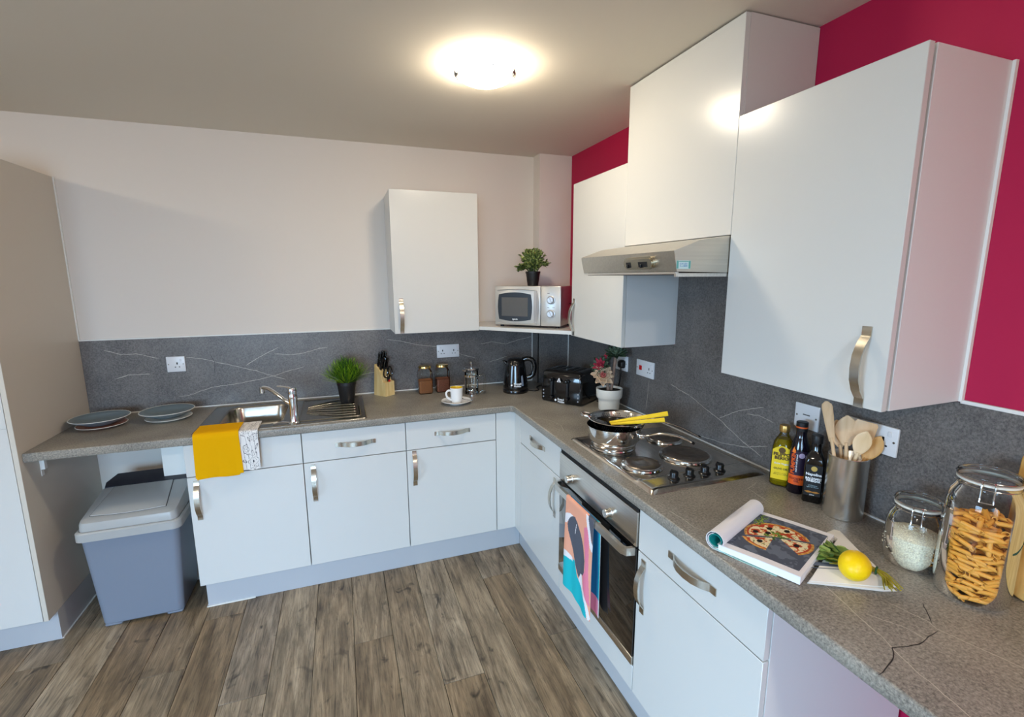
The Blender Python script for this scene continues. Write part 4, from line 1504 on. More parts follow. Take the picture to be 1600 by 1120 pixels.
b = MB(Mt)
loft(b, [t_ring(.006, .006, .006, .012, .004), t_ring(.001, .001, .001, .013, .012), t_ring(.0, .0, .0, .013, .05), t_ring(.004, .003, .0, .013, .13), t_ring(.007, .006, .002, .013, .166),
         t_ring(.010, .012, .004, .013, .178), t_ring(.016, .022, .010, .014, .186), t_ring(.030, .038, .024, .014, .190)], cap0=True, cap1=True)
b.build('body', BLACKP, t, True, 50)
sl = MB(Mt)
for x in (.052, .092, .152, .192):
    MB(Mt).box((x, .05, .1895), (x + .024, .165, .1915), .0008, 1).build('bread_slot', mat('slot_dark', srgb(30, 26, 24), .35, .7), t)
for x in (.078, .182):
    f0 = -.016 * (1 - ((x - Wt / 2) / (Wt / 2)) ** 2)
    MB(Mt).box((x - .0075, f0 - .0015, .045), (x + .0075, f0 + .012, .150), .003, 2).build('lever_slot', BLACKM, t)
    MB(Mt).box((x - .012, f0 - .022, .128), (x + .012, f0 + .004, .147), .005, 2).build('lever', BLACKP, t)
    MB(Mt).lathe([(.013, 0), (.012, .010), (0, .012)], 20, (0, 0, 0), 0, frame((x, f0 + .001, .032), (1, 0, 0), (0, 0, 1))).build('browning_dial', BLACKP, t)
for x in (.022, Wt - .022):
    f0 = -.016 * (1 - ((x - Wt / 2) / (Wt / 2)) ** 2)
    for z in (.028, .048, .068):
        MB(Mt).lathe([(.0048, 0), (.004, .003), (0, .0035)], 14, (0, 0, 0), 0, frame((x, f0 + .001, z), (1, 0, 0), (0, 0, 1))).build('button', mat('button_grey', srgb(176, 180, 190), .3, .4), t)
Mf = Mt @ frame((Wt / 2, -.0165, .022), (1, 0, 0), (0, 0, 1))
text('lettering', 'Russell\nHobbs', .0165, Mf @ Matrix.Translation((.012, 0, .0006)), PRINTW, t, bold=.0003)
MB(Mf).lathe([(.0065, .0004), (.0065, .0012), (0, .0012)], 16, (-.024, 0, 0)).build('emblem', PRINTW, t)
Mf = Mt @ frame((Wt / 2 - .004, -.0145, .140), (1, 0, 0), (0, .06, 1))
MB(Mf).prism([(-.0135, -.011), (.0135, -.011), (0, .014)], .0004, .0011).build('warning_triangle', PRINTW, t)
MB(Mf).prism([(-.007, -.008), (.007, -.008), (.004, -.003), (-.004, -.003)], .0012, .0014).prism([(-.002, -.001), (.002, -.001), (.001, .006), (-.001, .006)], .0012, .0014).build('triangle_sign', PRINTK, t)

# artificial succulent in a white pot
c = (-.122, -.852, H + .0003)
t = thing('artificial_succulent', 'tall artificial succulent with pink rosettes in a white stepped pot', 'plant', c)
MB().lathe([(0, 0), (.055, 0), (.057, .003), (.0585, .05), (.0595, .058), (.067, .066), (.0705, .074), (.0725, .114), (.0725, .118), (.070, .118), (.066, .106), (0, .103)], 44, c).build('pot', mat('white_ceramic_pot', srgb(226, 224, 216), .3, coat=.2), t)
MB().lathe([(.0655, .1065), (0, .1075)], 24, c).build('soil', SOIL, t)
STEM = mat('succulent_stem', srgb(142, 118, 104), .7)
PG = mat('succulent_green', srgb(98, 116, 92), .55, sss=.1)
PG2 = mat('succulent_dark_green', srgb(58, 74, 52), .55)
PC = mat('succulent_cream', srgb(212, 186, 158), .5)
PP = mat('succulent_pink', srgb(202, 112, 106), .5)
PR = mat('succulent_red', srgb(186, 62, 82), .5)
z0 = c[2] + .10
R1, R2, R3, R4 = Vector((-.168, -.858, z0 + .088)), Vector((-.168, -.838, z0 + .140)), Vector((-.098, -.868, z0 + .205)), Vector((-.120, -.835, z0 + .178))
MB().tube(smooth_path([(c[0] - .006, c[1], z0), (c[0] - .012, c[1], z0 + .04), R1 + Vector((.012, .004, -.01))], 5), [.010, .010, .0095, .009, .009, .0085, .008, .008, .0075, .007, .007], 10).build('stem', STEM, t)
MB().tube(smooth_path([(c[0] + .010, c[1], z0), (c[0] + .016, c[1] - .004, z0 + .06), (c[0] + .02, c[1] - .01, z0 + .14), R3 + Vector((0, 0, -.01))], 5), .0085, 10).build('stem', STEM, t)
MB().tube(smooth_path([(c[0] + .018, c[1] - .006, z0 + .10), (c[0] - .01, c[1] + .005, z0 + .125), R2 + Vector((.01, 0, -.006))], 5), .006, 8).build('stem', STEM, t)


def rosette(cen, axis, R, mats_, layers, seed):
    axis = Vector(axis).normalized()
    up = Vector((0, 0, 1)) if abs(axis.z) < .9 else Vector((1, 0, 0))
    u = axis.cross(up).normalized()
    w = axis.cross(u)
    rr = random.Random(seed)
    mb = MB()
    for li, (n, tilt, L, Wd, m) in enumerate(layers):
        for k in range(n):
            a = 2 * pi * (k + .5 * li) / n + rr.uniform(-.12, .12)
            out = cos(a) * u + sin(a) * w
            d = (out * cos(tilt) + axis * sin(tilt)).normalized()
            s = d.cross(axis).normalized()
            nn = s.cross(d)
            L_ = R * L * rr.uniform(.9, 1.1)
            W2 = R * Wd
            def fn(uu, vv, d=d, s=s, nn=nn, L_=L_, W2=W2):
                x = (uu - .5) * 2
                wdt = W2 * (sin(pi * min(1, .12 + vv * .8)) ** .7) * (1 - .25 * vv)
                return cen + d * (L_ * vv * (1 - .12 * x * x)) + s * (x * wdt * .5) + nn * (.10 * L_ * x * x + .28 * L_ * vv * vv)
            mb.sheet(fn, 4, 5, m, None, thick=.0016)
    return mb.build('rosette', mats_, t, True, 60)


rosette(R1, (-.40, -.74, .50), .064, [PC, PP, PG], [(8, .02, 1.0, .66, 0), (8, .32, .92, .62, 0), (7, .66, .75, .55, 0), (6, .95, .6, .5, 1), (5, 1.2, .45, .4, 1)], 1)
rosette(R2, (-.75, -.45, .50), .056, [PG, PR, PG2], [(8, .0, 1.05, .42, 2), (8, .25, 1.0, .42, 0), (7, .55, .9, .4, 1), (5, .95, .7, .35, 1)], 2)
rosette(R3, (-.2, -.35, .92), .058, [PG, PR, PG2], [(9, -.05, 1.1, .42, 2), (8, .2, 1.0, .42, 2), (7, .5, .85, .4, 0), (5, .95, .6, .35, 0)], 3)
rosette(R4, (-.72, .1, .7), .050, [PG, PR, PG2], [(8, .0, 1.05, .42, 2), (7, .4, .9, .42, 0), (6, .8, .7, .4, 1)], 4)

# microwave on the corner shelf
DIALM = mat('dial_silver', srgb(188, 188, 190), .38, .6)
A = Vector((-.614, -.328, S + .024))
e1 = Vector((.731, -.682, 0)).normalized()
e2 = Vector((-e1.y, e1.x, 0))
Mm = frame(A, e1, e2)
Wm, Dm, H0, H1 = .415, .29, .012, .242
SILV = mat('silver_plastic', srgb(196, 194, 190), .32, .55)
SILVD = mat('silver_case', srgb(190, 186, 182), .25, .8)
t = thing('microwave', 'small silver microwave oven on the corner shelf', 'microwave', Mm @ Vector((Wm / 2, Dm / 2, 0)), atan2(e1.y, e1.x))
MB(Mm).box((.002, .022, H0), (Wm - .002, Dm, H1 - .001), .006, 2).build('case', SILVD, t)
for x, y in ((.03, .04), (Wm - .03, .04), (.03, Dm - .03), (Wm - .03, Dm - .03)):
    MB(Mm).lathe([(.011, 0), (.012, .0125), (0, .0125)], 12, (x, y, 0)).build('foot', BLACKM, t)
dx1 = .292
d = MB(Mm).box((0, 0, H0), (dx1, .021, H1), .004, 2).build('door', SILV, t)
# barrel-shaped black window with a paler pane
wv = []
for k in range(13):
    u = k / 12
    wv.append((.028 + u * .205, -.0015, H0 + .034 - .012 * sin(pi * u)))
top = [(.028 + (1 - k / 12) * .205, -.0015, H0 + .182 + .012 * sin(pi * k / 12)) for k in range(13)]
lw = wv + [(.239, -.0015, H0 + .075), (.241, -.0015, H0 + .108), (.239, -.0015, H0 + .145)] + top + [(.022, -.0015, H0 + .145), (.020, -.0015, H0 + .108), (.022, -.0015, H0 + .075)]
n = len(lw)
MB(Mm).add([(x, y, z) for x, y, z in lw] + [(x, .002, z) for x, y, z in lw], [tuple(range(n))] + [(i, (i + 1) % n, n + (i + 1) % n, n + i) for i in range(n)]).build('window_frame', mat('door_black_glass', srgb(14, 12, 15), .35), d, True, 20)
MB(Mm).box((.045, -.0022, H0 + .052), (.214, .001, H0 + .164), .0006, 1).build('window_mesh', mat('mesh_grey', srgb(78, 75, 72), .45), d)
hs = MB(Mm)
hr = []
for k in range(9):
    u = k / 8
    z = H0 + .018 + u * .186
    bow = sin(pi * u)
    hr.append([(.252, -.001, z), (.255, -.004 - .012 * bow, z), (.268 + .006 * bow, -.006 - .016 * bow, z), (.272 + .012 * bow, -.003 - .006 * bow, z), (.272 + .012 * bow, .0, z)])
loft(hs, hr, cap0=True, cap1=True)
hs.build('handle', mat('handle_silver', srgb(206, 208, 212), .25, .5), d, True, 40)
for zc, sg in ((H0 + .0165, -1), (H0 + .2, 1)):
    pts = [(.02 + .25 * k / 12, -.0008 - .005 * sin(pi * k / 12), zc + sg * (.006 - .010 * sin(pi * k / 12) * -.6)) for k in range(13)]
    MB(Mm).tube(pts, .0028, 8).build('door_ridge', SILV, d)
text('lettering', 'igenix', .0145, Mm @ frame((.132, -.0018, H0 + .0355), (1, 0, 0), (0, 0, 1)), PRINTW, d, bold=.0002)
cp = MB(Mm).box((dx1 + .0025, 0, H0), (Wm, .021, H1), .004, 2).build('control_panel', SILV, t)
for z in (H0 + .152, H0 + .072):
    k = MB(Mm)
    Mk = frame((.357, -.0002, z), (1, 0, 0), (0, 0, 1))
    k.lathe([(.0255, 0), (.0255, .003), (.023, .004), (.0195, .005), (.0185, .016), (.017, .018), (0, .018)], 36, (0, 0, 0), 0, Mk)
    k.box((-.003, -.017, .017), (.003, .017, .021), .001, 1, 0, Mk @ Matrix.Rotation(.5, 4, 'Z'))
    k.build('dial', DIALM, cp)
MB(Mm).box((.334, -.0006, H0 + .188), (.348, 0, H0 + .191)).box((.334, -.0006, H0 + .107), (.346, 0, H0 + .1095)).box((.366, -.0006, H0 + .107), (.380, 0, H0 + .1095)).build('dial_marks', PRINTG, cp, kind='stuff')
for q in range(3):
    MB(Mm).box((Wm - .003, .17 + q * .03, H0 + .12), (Wm - .0012, .19 + q * .03, H0 + .126), .0005, 1).build('vent_slot', DARK, t)

# small bushy plant on the microwave
c = Mm @ Vector((.190, .145, H1 + .0003))
t = thing('potted_plant', 'small leafy artificial plant in a black pot on top of the microwave', 'plant', c)
MB().lathe([(0, 0), (.031, 0), (.033, .003), (.043, .074), (.0455, .075), (.0455, .086), (.042, .086), (.040, .077), (0, .076)], 32, c).build('pot', BLACKM, t)
LG = [mat('leaf_olive', srgb(132, 146, 76), .55), mat('leaf_dark', srgb(70, 86, 46), .6), mat('leaf_pale', srgb(168, 178, 108), .55)]
lm = MB()
rg = random.Random(11)
cen = c + Vector((-.004, 0, .138))
tw = MB()
for i in range(95):
    a, e = rg.uniform(0, 2 * pi), rg.uniform(.05, 1.85)
    d = Vector((cos(a) * sin(e), sin(a) * sin(e), cos(e)))
    if i < 8:
        a = rg.uniform(2.6, 3.6)
        d = Vector((cos(a), sin(a) * .6, -.35)).normalized()
    b0 = c + Vector((d.x * .02, d.y * .02, .078))
    tip = cen + Vector((d.x * .092, d.y * .092, d.z * .088)) * rg.uniform(.75, 1.1) - Vector((0, 0, .012))
    mid = (b0 + tip) / 2 + Vector((0, 0, .02))
    path = smooth_path([b0, mid, tip], 5)
    tw.tube(path, .0012, 5)
    for j in range(3, len(path)):
        for s in range(4):
            dd = (path[j] - path[j - 1]).normalized() + Vector((rg.uniform(-1, 1), rg.uniform(-1, 1), rg.uniform(-.4, .9)))
            m = rg.choice((0, 0, 1, 2)) if d.z > -.1 else rg.choice((0, 1))
            leaf(lm, path[j], dd, (rg.uniform(-.4, .4), rg.uniform(-.4, .4), 1), rg.uniform(.012, .020), rg.uniform(.009, .014), m, rg.uniform(0, .3), 3)
lm.build('foliage', LG, t, True, 0, kind='stuff')
tw.build('twigs', LG[1], t, True, 60, kind='stuff')

# ================================================================ things on the right run
# saucepan
c = (-.425, -1.392, H + .0218)
t = thing('saucepan', 'polished steel saucepan with a black inside on the front left hotplate', 'pan', c)
MB().lathe([(0, 0), (.088, 0), (.094, .003), (.096, .010), (.094, .013), (.101, .018), (.109, .030), (.1125, .078), (.1155, .081), (.1155, .0835)], 56, c).build('body', POLISH, t)
MB().lathe([(.1155, .0835), (.1135, .083), (.1105, .077), (.106, .03), (.098, .017), (.085, .013), (0, .013)], 56, c).build('lining', mat('non_stick_black', srgb(20, 19, 20), .22), t, label='black non-stick inside')
MB().tube(smooth_path([(-.352, -1.485, .985), (-.335, -1.507, .990), (-.30, -1.545, 1.006), (-.262, -1.59, 1.008), (-.235, -1.622, .999), (-.222, -1.637, .990)], 5),
          [.0105] * 5 + [.009] * 6 + [.0088] * 10 + [.0085] * 4 + [.0075], 12, sq=.62).build('handle', POLISH, t)
MB().box((-.012, -.01, -.008), (.012, .016, .012), .004, 2, 0, frame((-.352, -1.484, .984), (.64, .77, 0), (.77, -.64, 0))).build('handle_bracket', POLISH, t)
MB().tube([(-.222, -1.637, .990), (-.216, -1.644, .986)], [.0085, .006], 10, sq=.7).build('handle_tip', BLACKP, t)

# colander
c = (-.400, -1.381, .958)
t = thing('colander', 'polished steel colander with a long handle, sitting on the saucepan', 'colander', c)
cprof = [(0, .004), (.045, .005), (.07, .012), (.092, .03), (.108, .052), (.116, .072), (.1185, .080), (.1245, .0815), (.126, .0795), (.1235, .0785)]
MB().lathe(cprof, 64, c).build('bowl', POLISH, t, True, 60)
hm = MB()


def prof_at(zz):
    for (r0, z0_), (r1, z1_) in zip(cprof[:6], cprof[1:7]):
        if z0_ <= zz <= z1_:
            f_ = (zz - z0_) / (z1_ - z0_)
            return r0 + (r1 - r0) * f_, Vector((-(z1_ - z0_), r1 - r0))
    return cprof[5][0], Vector((-1, 0))


for g in range(12):
    for row, cnt in ((.066, 3), (.058, 4), (.05, 3), (.042, 4), (.034, 3), (.026, 2)):
        for k in range(cnt):
            a = 2 * pi * g / 12 + (k - (cnt - 1) / 2) * .085
            r_, nn = prof_at(row)
            nn = nn.normalized()
            for off in (.0004, -.0004):
                p = Vector((c[0] + (r_ + nn.x * off) * cos(a), c[1] + (r_ + nn.x * off) * sin(a), c[2] + row + nn.y * off))
                nrm = Vector((nn.x * cos(a), nn.x * sin(a), nn.y))
                F = frame(p, (-sin(a), cos(a), 0), nrm.cross(Vector((-sin(a), cos(a), 0))))
                hm.add([(.0021 * cos(2 * pi * q / 8), .0021 * sin(2 * pi * q / 8), 0) for q in range(8)], [tuple(range(8))], 0, F)
hm.build('drain_holes', DARK, t, True, 0, kind='stuff')
MB().tube(smooth_path([(-.503, -1.330, 1.037), (-.525, -1.322, 1.043), (-.532, -1.298, 1.045), (-.514, -1.275, 1.043), (-.485, -1.282, 1.037)], 6), .004, 8, sq=1.4).build('helper_loop', POLISH, t)
MB().tube(smooth_path([(-.322, -1.48, 1.036), (-.31, -1.497, 1.045), (-.285, -1.53, 1.050), (-.25, -1.578, 1.045), (-.222, -1.615, 1.030), (-.2, -1.643, 1.016)], 5),
          [.008] * 5 + [.0068] * 16 + [.0072] * 5, 10, sq=.55).build('handle', POLISH, t)
MB().tube([(-.2, -1.643, 1.016), (-.194, -1.651, 1.012)], [.008, .006], 10, sq=.6).build('handle_tip', BLACKP, t)

# two yellow bundles of dry spaghetti
SPA = mat('dry_spaghetti', srgb(242, 206, 42), .45, bump=(700, .2))
for lab, a, b, r in (('upper yellow bundle of dry spaghetti leaning out of the colander', (-.455, -1.405, 1.030), (-.262, -1.532, 1.084), .0088),
                     ('lower, shorter yellow bundle of dry spaghetti leaning out of the colander', (-.462, -1.425, 1.029), (-.279, -1.535, 1.060), .0082)):
    a, b = Vector(a), Vector(b)
    ax = (b - a).normalized()
    u = ax.cross(Vector((0, 0, 1))).normalized()
    w = ax.cross(u)
    m = MB()
    m.tube([a, a.lerp(b, .5), b - ax * .001], [r * .45, r * .8, r * .93], 12)
    for k in range(19):
        rr_ = 0 if k == 0 else (r * .55 if k < 7 else r * .95)
        an = 2 * pi * (k - 1) / 6 if k < 7 else 2 * pi * (k - 7) / 12
        o_ = u * (rr_ * cos(an)) + w * (rr_ * sin(an))
        m.tube([a + o_ * .45, b + o_], r * .2, 6)
    one('spaghetti_bundle', lab, 'spaghetti', m, SPA, loc=a)

# towel over the oven handle
HX = FX - .047


def towel_side(front, z1, dy):
    """cloth hanging from the top of the handle bar down to z1"""
    x0 = HX - .0035 if front else HX + .0185
    sg = -1 if front else 1

    def fn(u, v):
        y = -1.357 - u * .236 + dy
        z = .7125 - v * (.7125 - z1)
        if v < .04:
            k = v / .04
            x = (HX + .0075) + (x0 - HX - .0075) * sin(k * pi / 2)
            z = .7125 - .005 * (1 - cos(k * pi / 2)) * 1.0
        else:
            x = x0
        dn = min(1, max(0, (v - .05) / .5))
        x += sg * dn * (.0035 + .0035 * sin(u * 8 + 1) + .002 * sin(u * 17))
        y += -.012 * dn * (.5 - u) * .6 + .012 * v * (1 - u)
        z += (.006 * sin(u * 6) - .012 * u) * v * (1 if front else .5)
        return (x, y, z)
    return fn


SAL, TEA, PNK, GRY, WHT, NAV = srgb(232, 164, 136), srgb(36, 178, 188), srgb(226, 128, 152), srgb(88, 90, 100), srgb(232, 226, 228), srgb(36, 108, 150)


def inpoly(x, y, P):
    c_ = False
    j = len(P) - 1
    for i in range(len(P)):
        if (P[i][1] > y) != (P[j][1] > y) and x < (P[j][0] - P[i][0]) * (y - P[i][1]) / (P[j][1] - P[i][1]) + P[i][0]:
            c_ = not c_
        j = i
    return c_


def spl(P):
    q = [Vector((x, y, 0)) for x, y in P]
    return [(p.x, p.y) for p in smooth_path(q + [q[0]], 5)]


leafp = spl([(.24, .16), (.36, .14), (.48, .19), (.62, .27), (.76, .40), (.78, .52), (.72, .60), (.60, .66)]) + [(.50, .72)] + spl([(.42, .62), (.30, .52), (.14, .34), (.12, .27), (.16, .20)])[:-5]
leafp = [(.20, .19), (.27, .16), (.36, .145), (.46, .18), (.58, .25), (.70, .35), (.79, .46), (.79, .57), (.72, .63), (.62, .65), (.56, .72), (.47, .66), (.38, .58), (.27, .47), (.15, .35), (.11, .29), (.14, .23)]
tealp = [(-.1, .66), (.10, .63), (.30, .62), (.40, .60), (.50, .72), (.66, .78), (.80, .84), (.88, .90), (.93, 1.1), (-.1, 1.1)]
whitp = [(-.1, .24), (.05, .18), (.2, .15), (.30, .155), (.20, .20), (.08, .28), (-.1, .32)]
wht2 = [(-.1, .60), (.12, .58), (.30, .60), (.32, .64), (.1, .65), (-.1, .68)]
wht3 = [(.56, .66), (.66, .64), (.74, .74), (.92, .86), (1.0, .97), (.94, 1.02), (.84, .87), (.68, .78), (.55, .74)]
pinkp = [(.70, .15), (.86, .10), (.90, .30), (.93, .55), (.98, .86), (.86, .82), (.74, .72), (.72, .62), (.82, .54), (.80, .42), (.72, .30)]
rimp = [(.80, .0), (1.1, .0), (1.1, .28), (.98, .24), (.92, .14), (.84, .07)]
rimw = [(.74, .02), (.83, .03), (.90, .12), (.96, .22), (1.02, .26), (1.02, .32), (.93, .29), (.86, .18), (.79, .10)]


def towel_print(u, v):
    if abs((u - .40) * .92 - (v - .27) * -.36) < .008 and .20 < v < .32 and inpoly(u, v, leafp):
        return WHT
    if inpoly(u, v, leafp):
        return GRY
    if inpoly(u, v, wht3) or inpoly(u, v, wht2):
        return WHT
    if inpoly(u, v, tealp):
        return TEA
    if inpoly(u, v, rimw):
        return WHT
    if inpoly(u, v, rimp):
        return GRY
    if inpoly(u, v, pinkp):
        return PNK
    if inpoly(u, v, whitp):
        return WHT
    return SAL


def towel_back_print(u, v):
    if v > .82:
        return PNK if u < .96 else WHT
    if u > .985:
        return WHT
    return TEA if u > .93 else NAV


t = thing('tea_towel', 'tea towel with a salmon, teal and grey leaf print hanging over the oven handle', 'towel', (HX, -1.47, .7))
for nm, fr, z1, dy, pf in (('printed_front', True, .288, 0, towel_print), ('printed_back', False, .302, -.018, towel_back_print)):
    fn = towel_side(fr, z1, dy)
    sd_ = printed(nm, pf, 90, 150, fn, PRNC, t)
    off = .0009
    MB().sheet(lambda u, v, fn=fn, off=off: (fn(u, v)[0] + off, fn(u, v)[1], fn(u, v)[2] - .0003), 30, 50).build('cloth_backing', mat('towel_back', srgb(214, 206, 204), .9, spec=.1), t, True, 60)

# bottles
def rect_bottle(c, secs, rz, mat_, name, t, cap=True):
    b = MB(Matrix.Translation(c) @ Matrix.Rotation(rz, 4, 'Z'))
    loft(b, [[(x, y, z) for x, y in rrect(-hx, hx, -hy, hy, min(r, hx - .0002, hy - .0002), 5)] for hx, hy, r, z in secs], cap0=cap, cap1=cap)
    return b.build(name, mat_, t, True, 45)


view = radians(-53)      # bottles face the camera: local -y points to it
# olive oil
c = (-.066, -1.908, H + .0003)
t = thing('oil_bottle', 'bottle of yellow olive oil with a gold screw cap, by the hob', 'bottle', c, view)
rect_bottle(c, [(.028, .026, .02, 0), (.0325, .030, .022, .004), (.034, .031, .022, .05), (.032, .0295, .022, .135), (.028, .026, .024, .158), (.018, .018, .018, .176), (.0135, .0135, .0135, .186), (.0135, .0135, .0135, .2)], view, GLASS, 'glass_body', t, False)
OIL = mat('olive_oil', srgb(214, 184, 16), .08, trans=.75, ior=1.2, spec=.3)
rect_bottle(c, [(.027, .025, .02, .003), (.031, .0285, .021, .006), (.0325, .0295, .021, .05), (.0307, .0282, .021, .135), (.027, .025, .024, .156), (.021, .0205, .02, .168)], view, OIL, 'oil', t)
Rb = Matrix.Translation(c) @ Matrix.Rotation(view, 4, 'Z')
MB(Rb).lathe([(0, .216), (.0155, .216), (.0165, .214), (.0165, .197), (.0155, .192), (0, .192)], 32).build('cap', mat('gold_cap', srgb(200, 160, 92), .3, .9), t)
YL = mat('label_yellow', srgb(232, 200, 24), .5)
lb = MB(Rb).sheet(lambda u, v: (-.029 + .058 * u, -.0312 - .003 * sin(pi * u), .028 + .105 * v + .016 * sin(pi * u) * v), 12, 8)
lab = lb.build('label', YL, t, True, 60)
Ml = Rb @ frame((0, -.0349, .112), (1, 0, 0), (0, 0, 1))
text('lettering', 'FILIPPO\nBERIO', .0155, Ml, mat('label_brown', srgb(70, 44, 16), .5), lab, bold=.0006)
MB(Ml).lathe([(.010, 0), (.0105, .0004), (0, .0005)], 20, (0, .022, 0)).build('crest', mat('crest_brown', srgb(86, 62, 20), .5), lab)
text('lettering', 'Extra Virgin', .0085, Ml @ Matrix.Translation((0, -.026, 0)), PRINTW, lab, bold=.0001)
text('lettering', 'OLIVE OIL', .0095, Ml @ Matrix.Translation((0, -.045, -.0004)), mat('label_olive', srgb(112, 96, 20), .5), lab, bold=.0003)
text('lettering', 'product of the\nolive grove 500ml', .006, Ml @ Matrix.Translation((0, -.063, -.001)), mat('label_olive2', srgb(120, 100, 24), .5), lab)

# pumpkin seed oil
c = (-.064, -1.970, H + .0003)
t = thing('oil_bottle', 'tall dark bottle with an orange pumpkin seed oil label, middle of the three bottles', 'bottle', c, view)
Rb = Matrix.Translation(c) @ Matrix.Rotation(view, 4, 'Z')
DKG = mat('dark_bottle_glass', srgb(16, 10, 22), .07, coat=.5)
MB(Rb).lathe([(0, 0), (.028, 0), (.0295, .004), (.0295, .145), (.027, .165), (.0185, .19), (.0165, .2), (.016, .222), (0, .222)], 40).build('body', DKG, t)
MB(Rb).lathe([(0, .246), (.016, .246), (.0178, .244), (.0178, .222), (.0172, .214), (0, .214)], 28).build('cap', BLACKM, t)
MB(Rb).lathe([(.0181, .2255), (.0183, .2265), (.0183, .2295), (.0181, .2305)], 28).build('cap_band', mat('orange_band', srgb(220, 92, 24), .5), t)
ORG = mat('label_orange', srgb(226, 92, 28), .5)


def curved_label(z0_, z1_, a0, a1, r, mt, nm, par, R_):
    return MB(R_).sheet(lambda u, v: (r * sin(a0 + (a1 - a0) * u), -r * cos(a0 + (a1 - a0) * u), z0_ + (z1_ - z0_) * v), 14, 4).build(nm, mt, par, True, 60)


def wrap_text(body, size, x0, z0_, r, mt, par, R_, rot=0.0, bold=.0003, nm='lettering'):
    """lettering wrapped round a bottle of radius r"""
    o = text(nm, body, size, Matrix.Rotation(rot, 4, 'Z'), mt, par, bold=bold)
    inv = world_matrix(par).inverted()
    W0 = world_matrix(par)
    for v in o.data.vertices:
        p = W0 @ v.co
        a = (p.x + x0) / r
        q = Vector(((r + .0004 + p.z) * sin(a), -(r + .0004 + p.z) * cos(a), z0_ + p.y))
        v.co = inv @ (R_ @ q)
    return o


lab = curved_label(.032, .066, -1.0, .9, .0299, ORG, 'label', t, Rb)
lab2 = curved_label(.066, .150, -1.0, .9, .0298, mat('label_purple', srgb(38, 24, 48), .45), 'neck_label', t, Rb)
wrap_text('PUMPKIN', .0185, -.0155, .108, .030, ORG, lab2, Rb, pi / 2, .0007)
wrap_text('seed oil cold pressed', .0072, -.005, .108, .030, PRINTW, lab2, Rb, pi / 2, .0001)
MB(Rb).lathe([(.009, 0), (.009, .0006), (0, .0007)], 20, (0, 0, 0), 0, frame((.0085, -.0305, .136), (1, .28, 0), (0, 0, 1))).build('badge', mat('badge_lilac', srgb(176, 160, 190), .5), lab2)
flm = [(-.004, 0), (-.0055, .006), (-.003, .014), (0, .021), (.0015, .013), (.0055, .008), (.0045, .002), (0, -.001)]
MB(Rb @ frame((-.0145, -.0277, .144), (1, -.5, 0), (0, 0, 1))).prism(flm, .0, .0008).build('flame_mark', mat('flame_orange', srgb(240, 128, 40), .5), lab2)
wrap_text('COOKING\nOIL', .010, -.001, .049, .030, mat('label_dark_red', srgb(140, 40, 20), .5), lab, Rb, 0, .0004)

# balsamic vinegar
c = (-.076, -2.036, H + .0003)
t = thing('vinegar_bottle', 'square black bottle of balsamic vinegar, next to the steel utensil pot', 'bottle', c, view)
Rb = Matrix.Translation(c) @ Matrix.Rotation(view, 4, 'Z')
BLK = mat('black_bottle_glass', srgb(12, 11, 12), .06, coat=.5)
rect_bottle(c, [(.0245, .0245, .008, 0), (.027, .027, .008, .004), (.027, .027, .008, .135), (.0245, .0245, .010, .15), (.018, .018, .016, .164), (.0145, .0145, .0145, .172), (.014, .014, .014, .196)], view, BLK, 'body', t)
MB(Rb).lathe([(0, .222), (.0155, .222), (.0165, .22), (.0165, .2), (.016, .196), (0, .196)], 28).build('cap', BLACKM, t)
lab = MB(Rb).box((-.023, -.0278, .025), (.023, -.0271, .128), .0002, 1).build('label', mat('label_black', srgb(22, 22, 24), .45), t)
Ml = Rb @ frame((0, -.0279, .0), (1, 0, 0), (0, 0, 1))
GLD = mat('gold_print', srgb(190, 160, 84), .4)
MB(Ml).lathe([(.0085, 0), (.0085, .0005), (.0055, .0006), (.0055, .0002), (.003, .0002), (.003, .0006), (0, .0006)], 20, (0, .116, 0)).build('seal', GLD, lab)
text('lettering', 'Napolina', .012, Ml @ Matrix.Translation((0, .097, 0)), PRINTW, lab, bold=.0004)
text('lettering', 'BALSAMIC\nVINEGAR', .0095, Ml @ Matrix.Translation((0, .079, 0)), PRINTW, lab, bold=.0004)
text('lettering', 'of Modena\naged in wood', .006, Ml @ Matrix.Translation((0, .057, 0)), mat('pale_blue_print', srgb(150, 176, 186), .5), lab)
MB(Ml).prism([(-.021, .038), (-.012, .041), (0, .039), (.012, .041), (.021, .038), (.012, .034), (0, .036), (-.012, .034)], 0, .0005).build('scroll', mat('scroll_gold', srgb(176, 118, 48), .4), lab)
text('lettering', '250ml', .0055, Ml @ Matrix.Translation((0, .028, 0)), PRINTW, lab)

# utensil pot and wooden utensils
c = (-.074, -2.138, H + .0003)
t = thing('utensil_pot', 'brushed steel utensil pot full of wooden spoons', 'pot', c)
MB().lathe([(0, .002), (.050, .002), (.0515, 0), (.0525, .001), (.0525, .188), (.0530, .1905), (.0520, .192), (.0505, .19), (.0505, .006), (0, .006)], 56, c).build('body', STEELV, t, True, 40)
C2 = Vector(c)


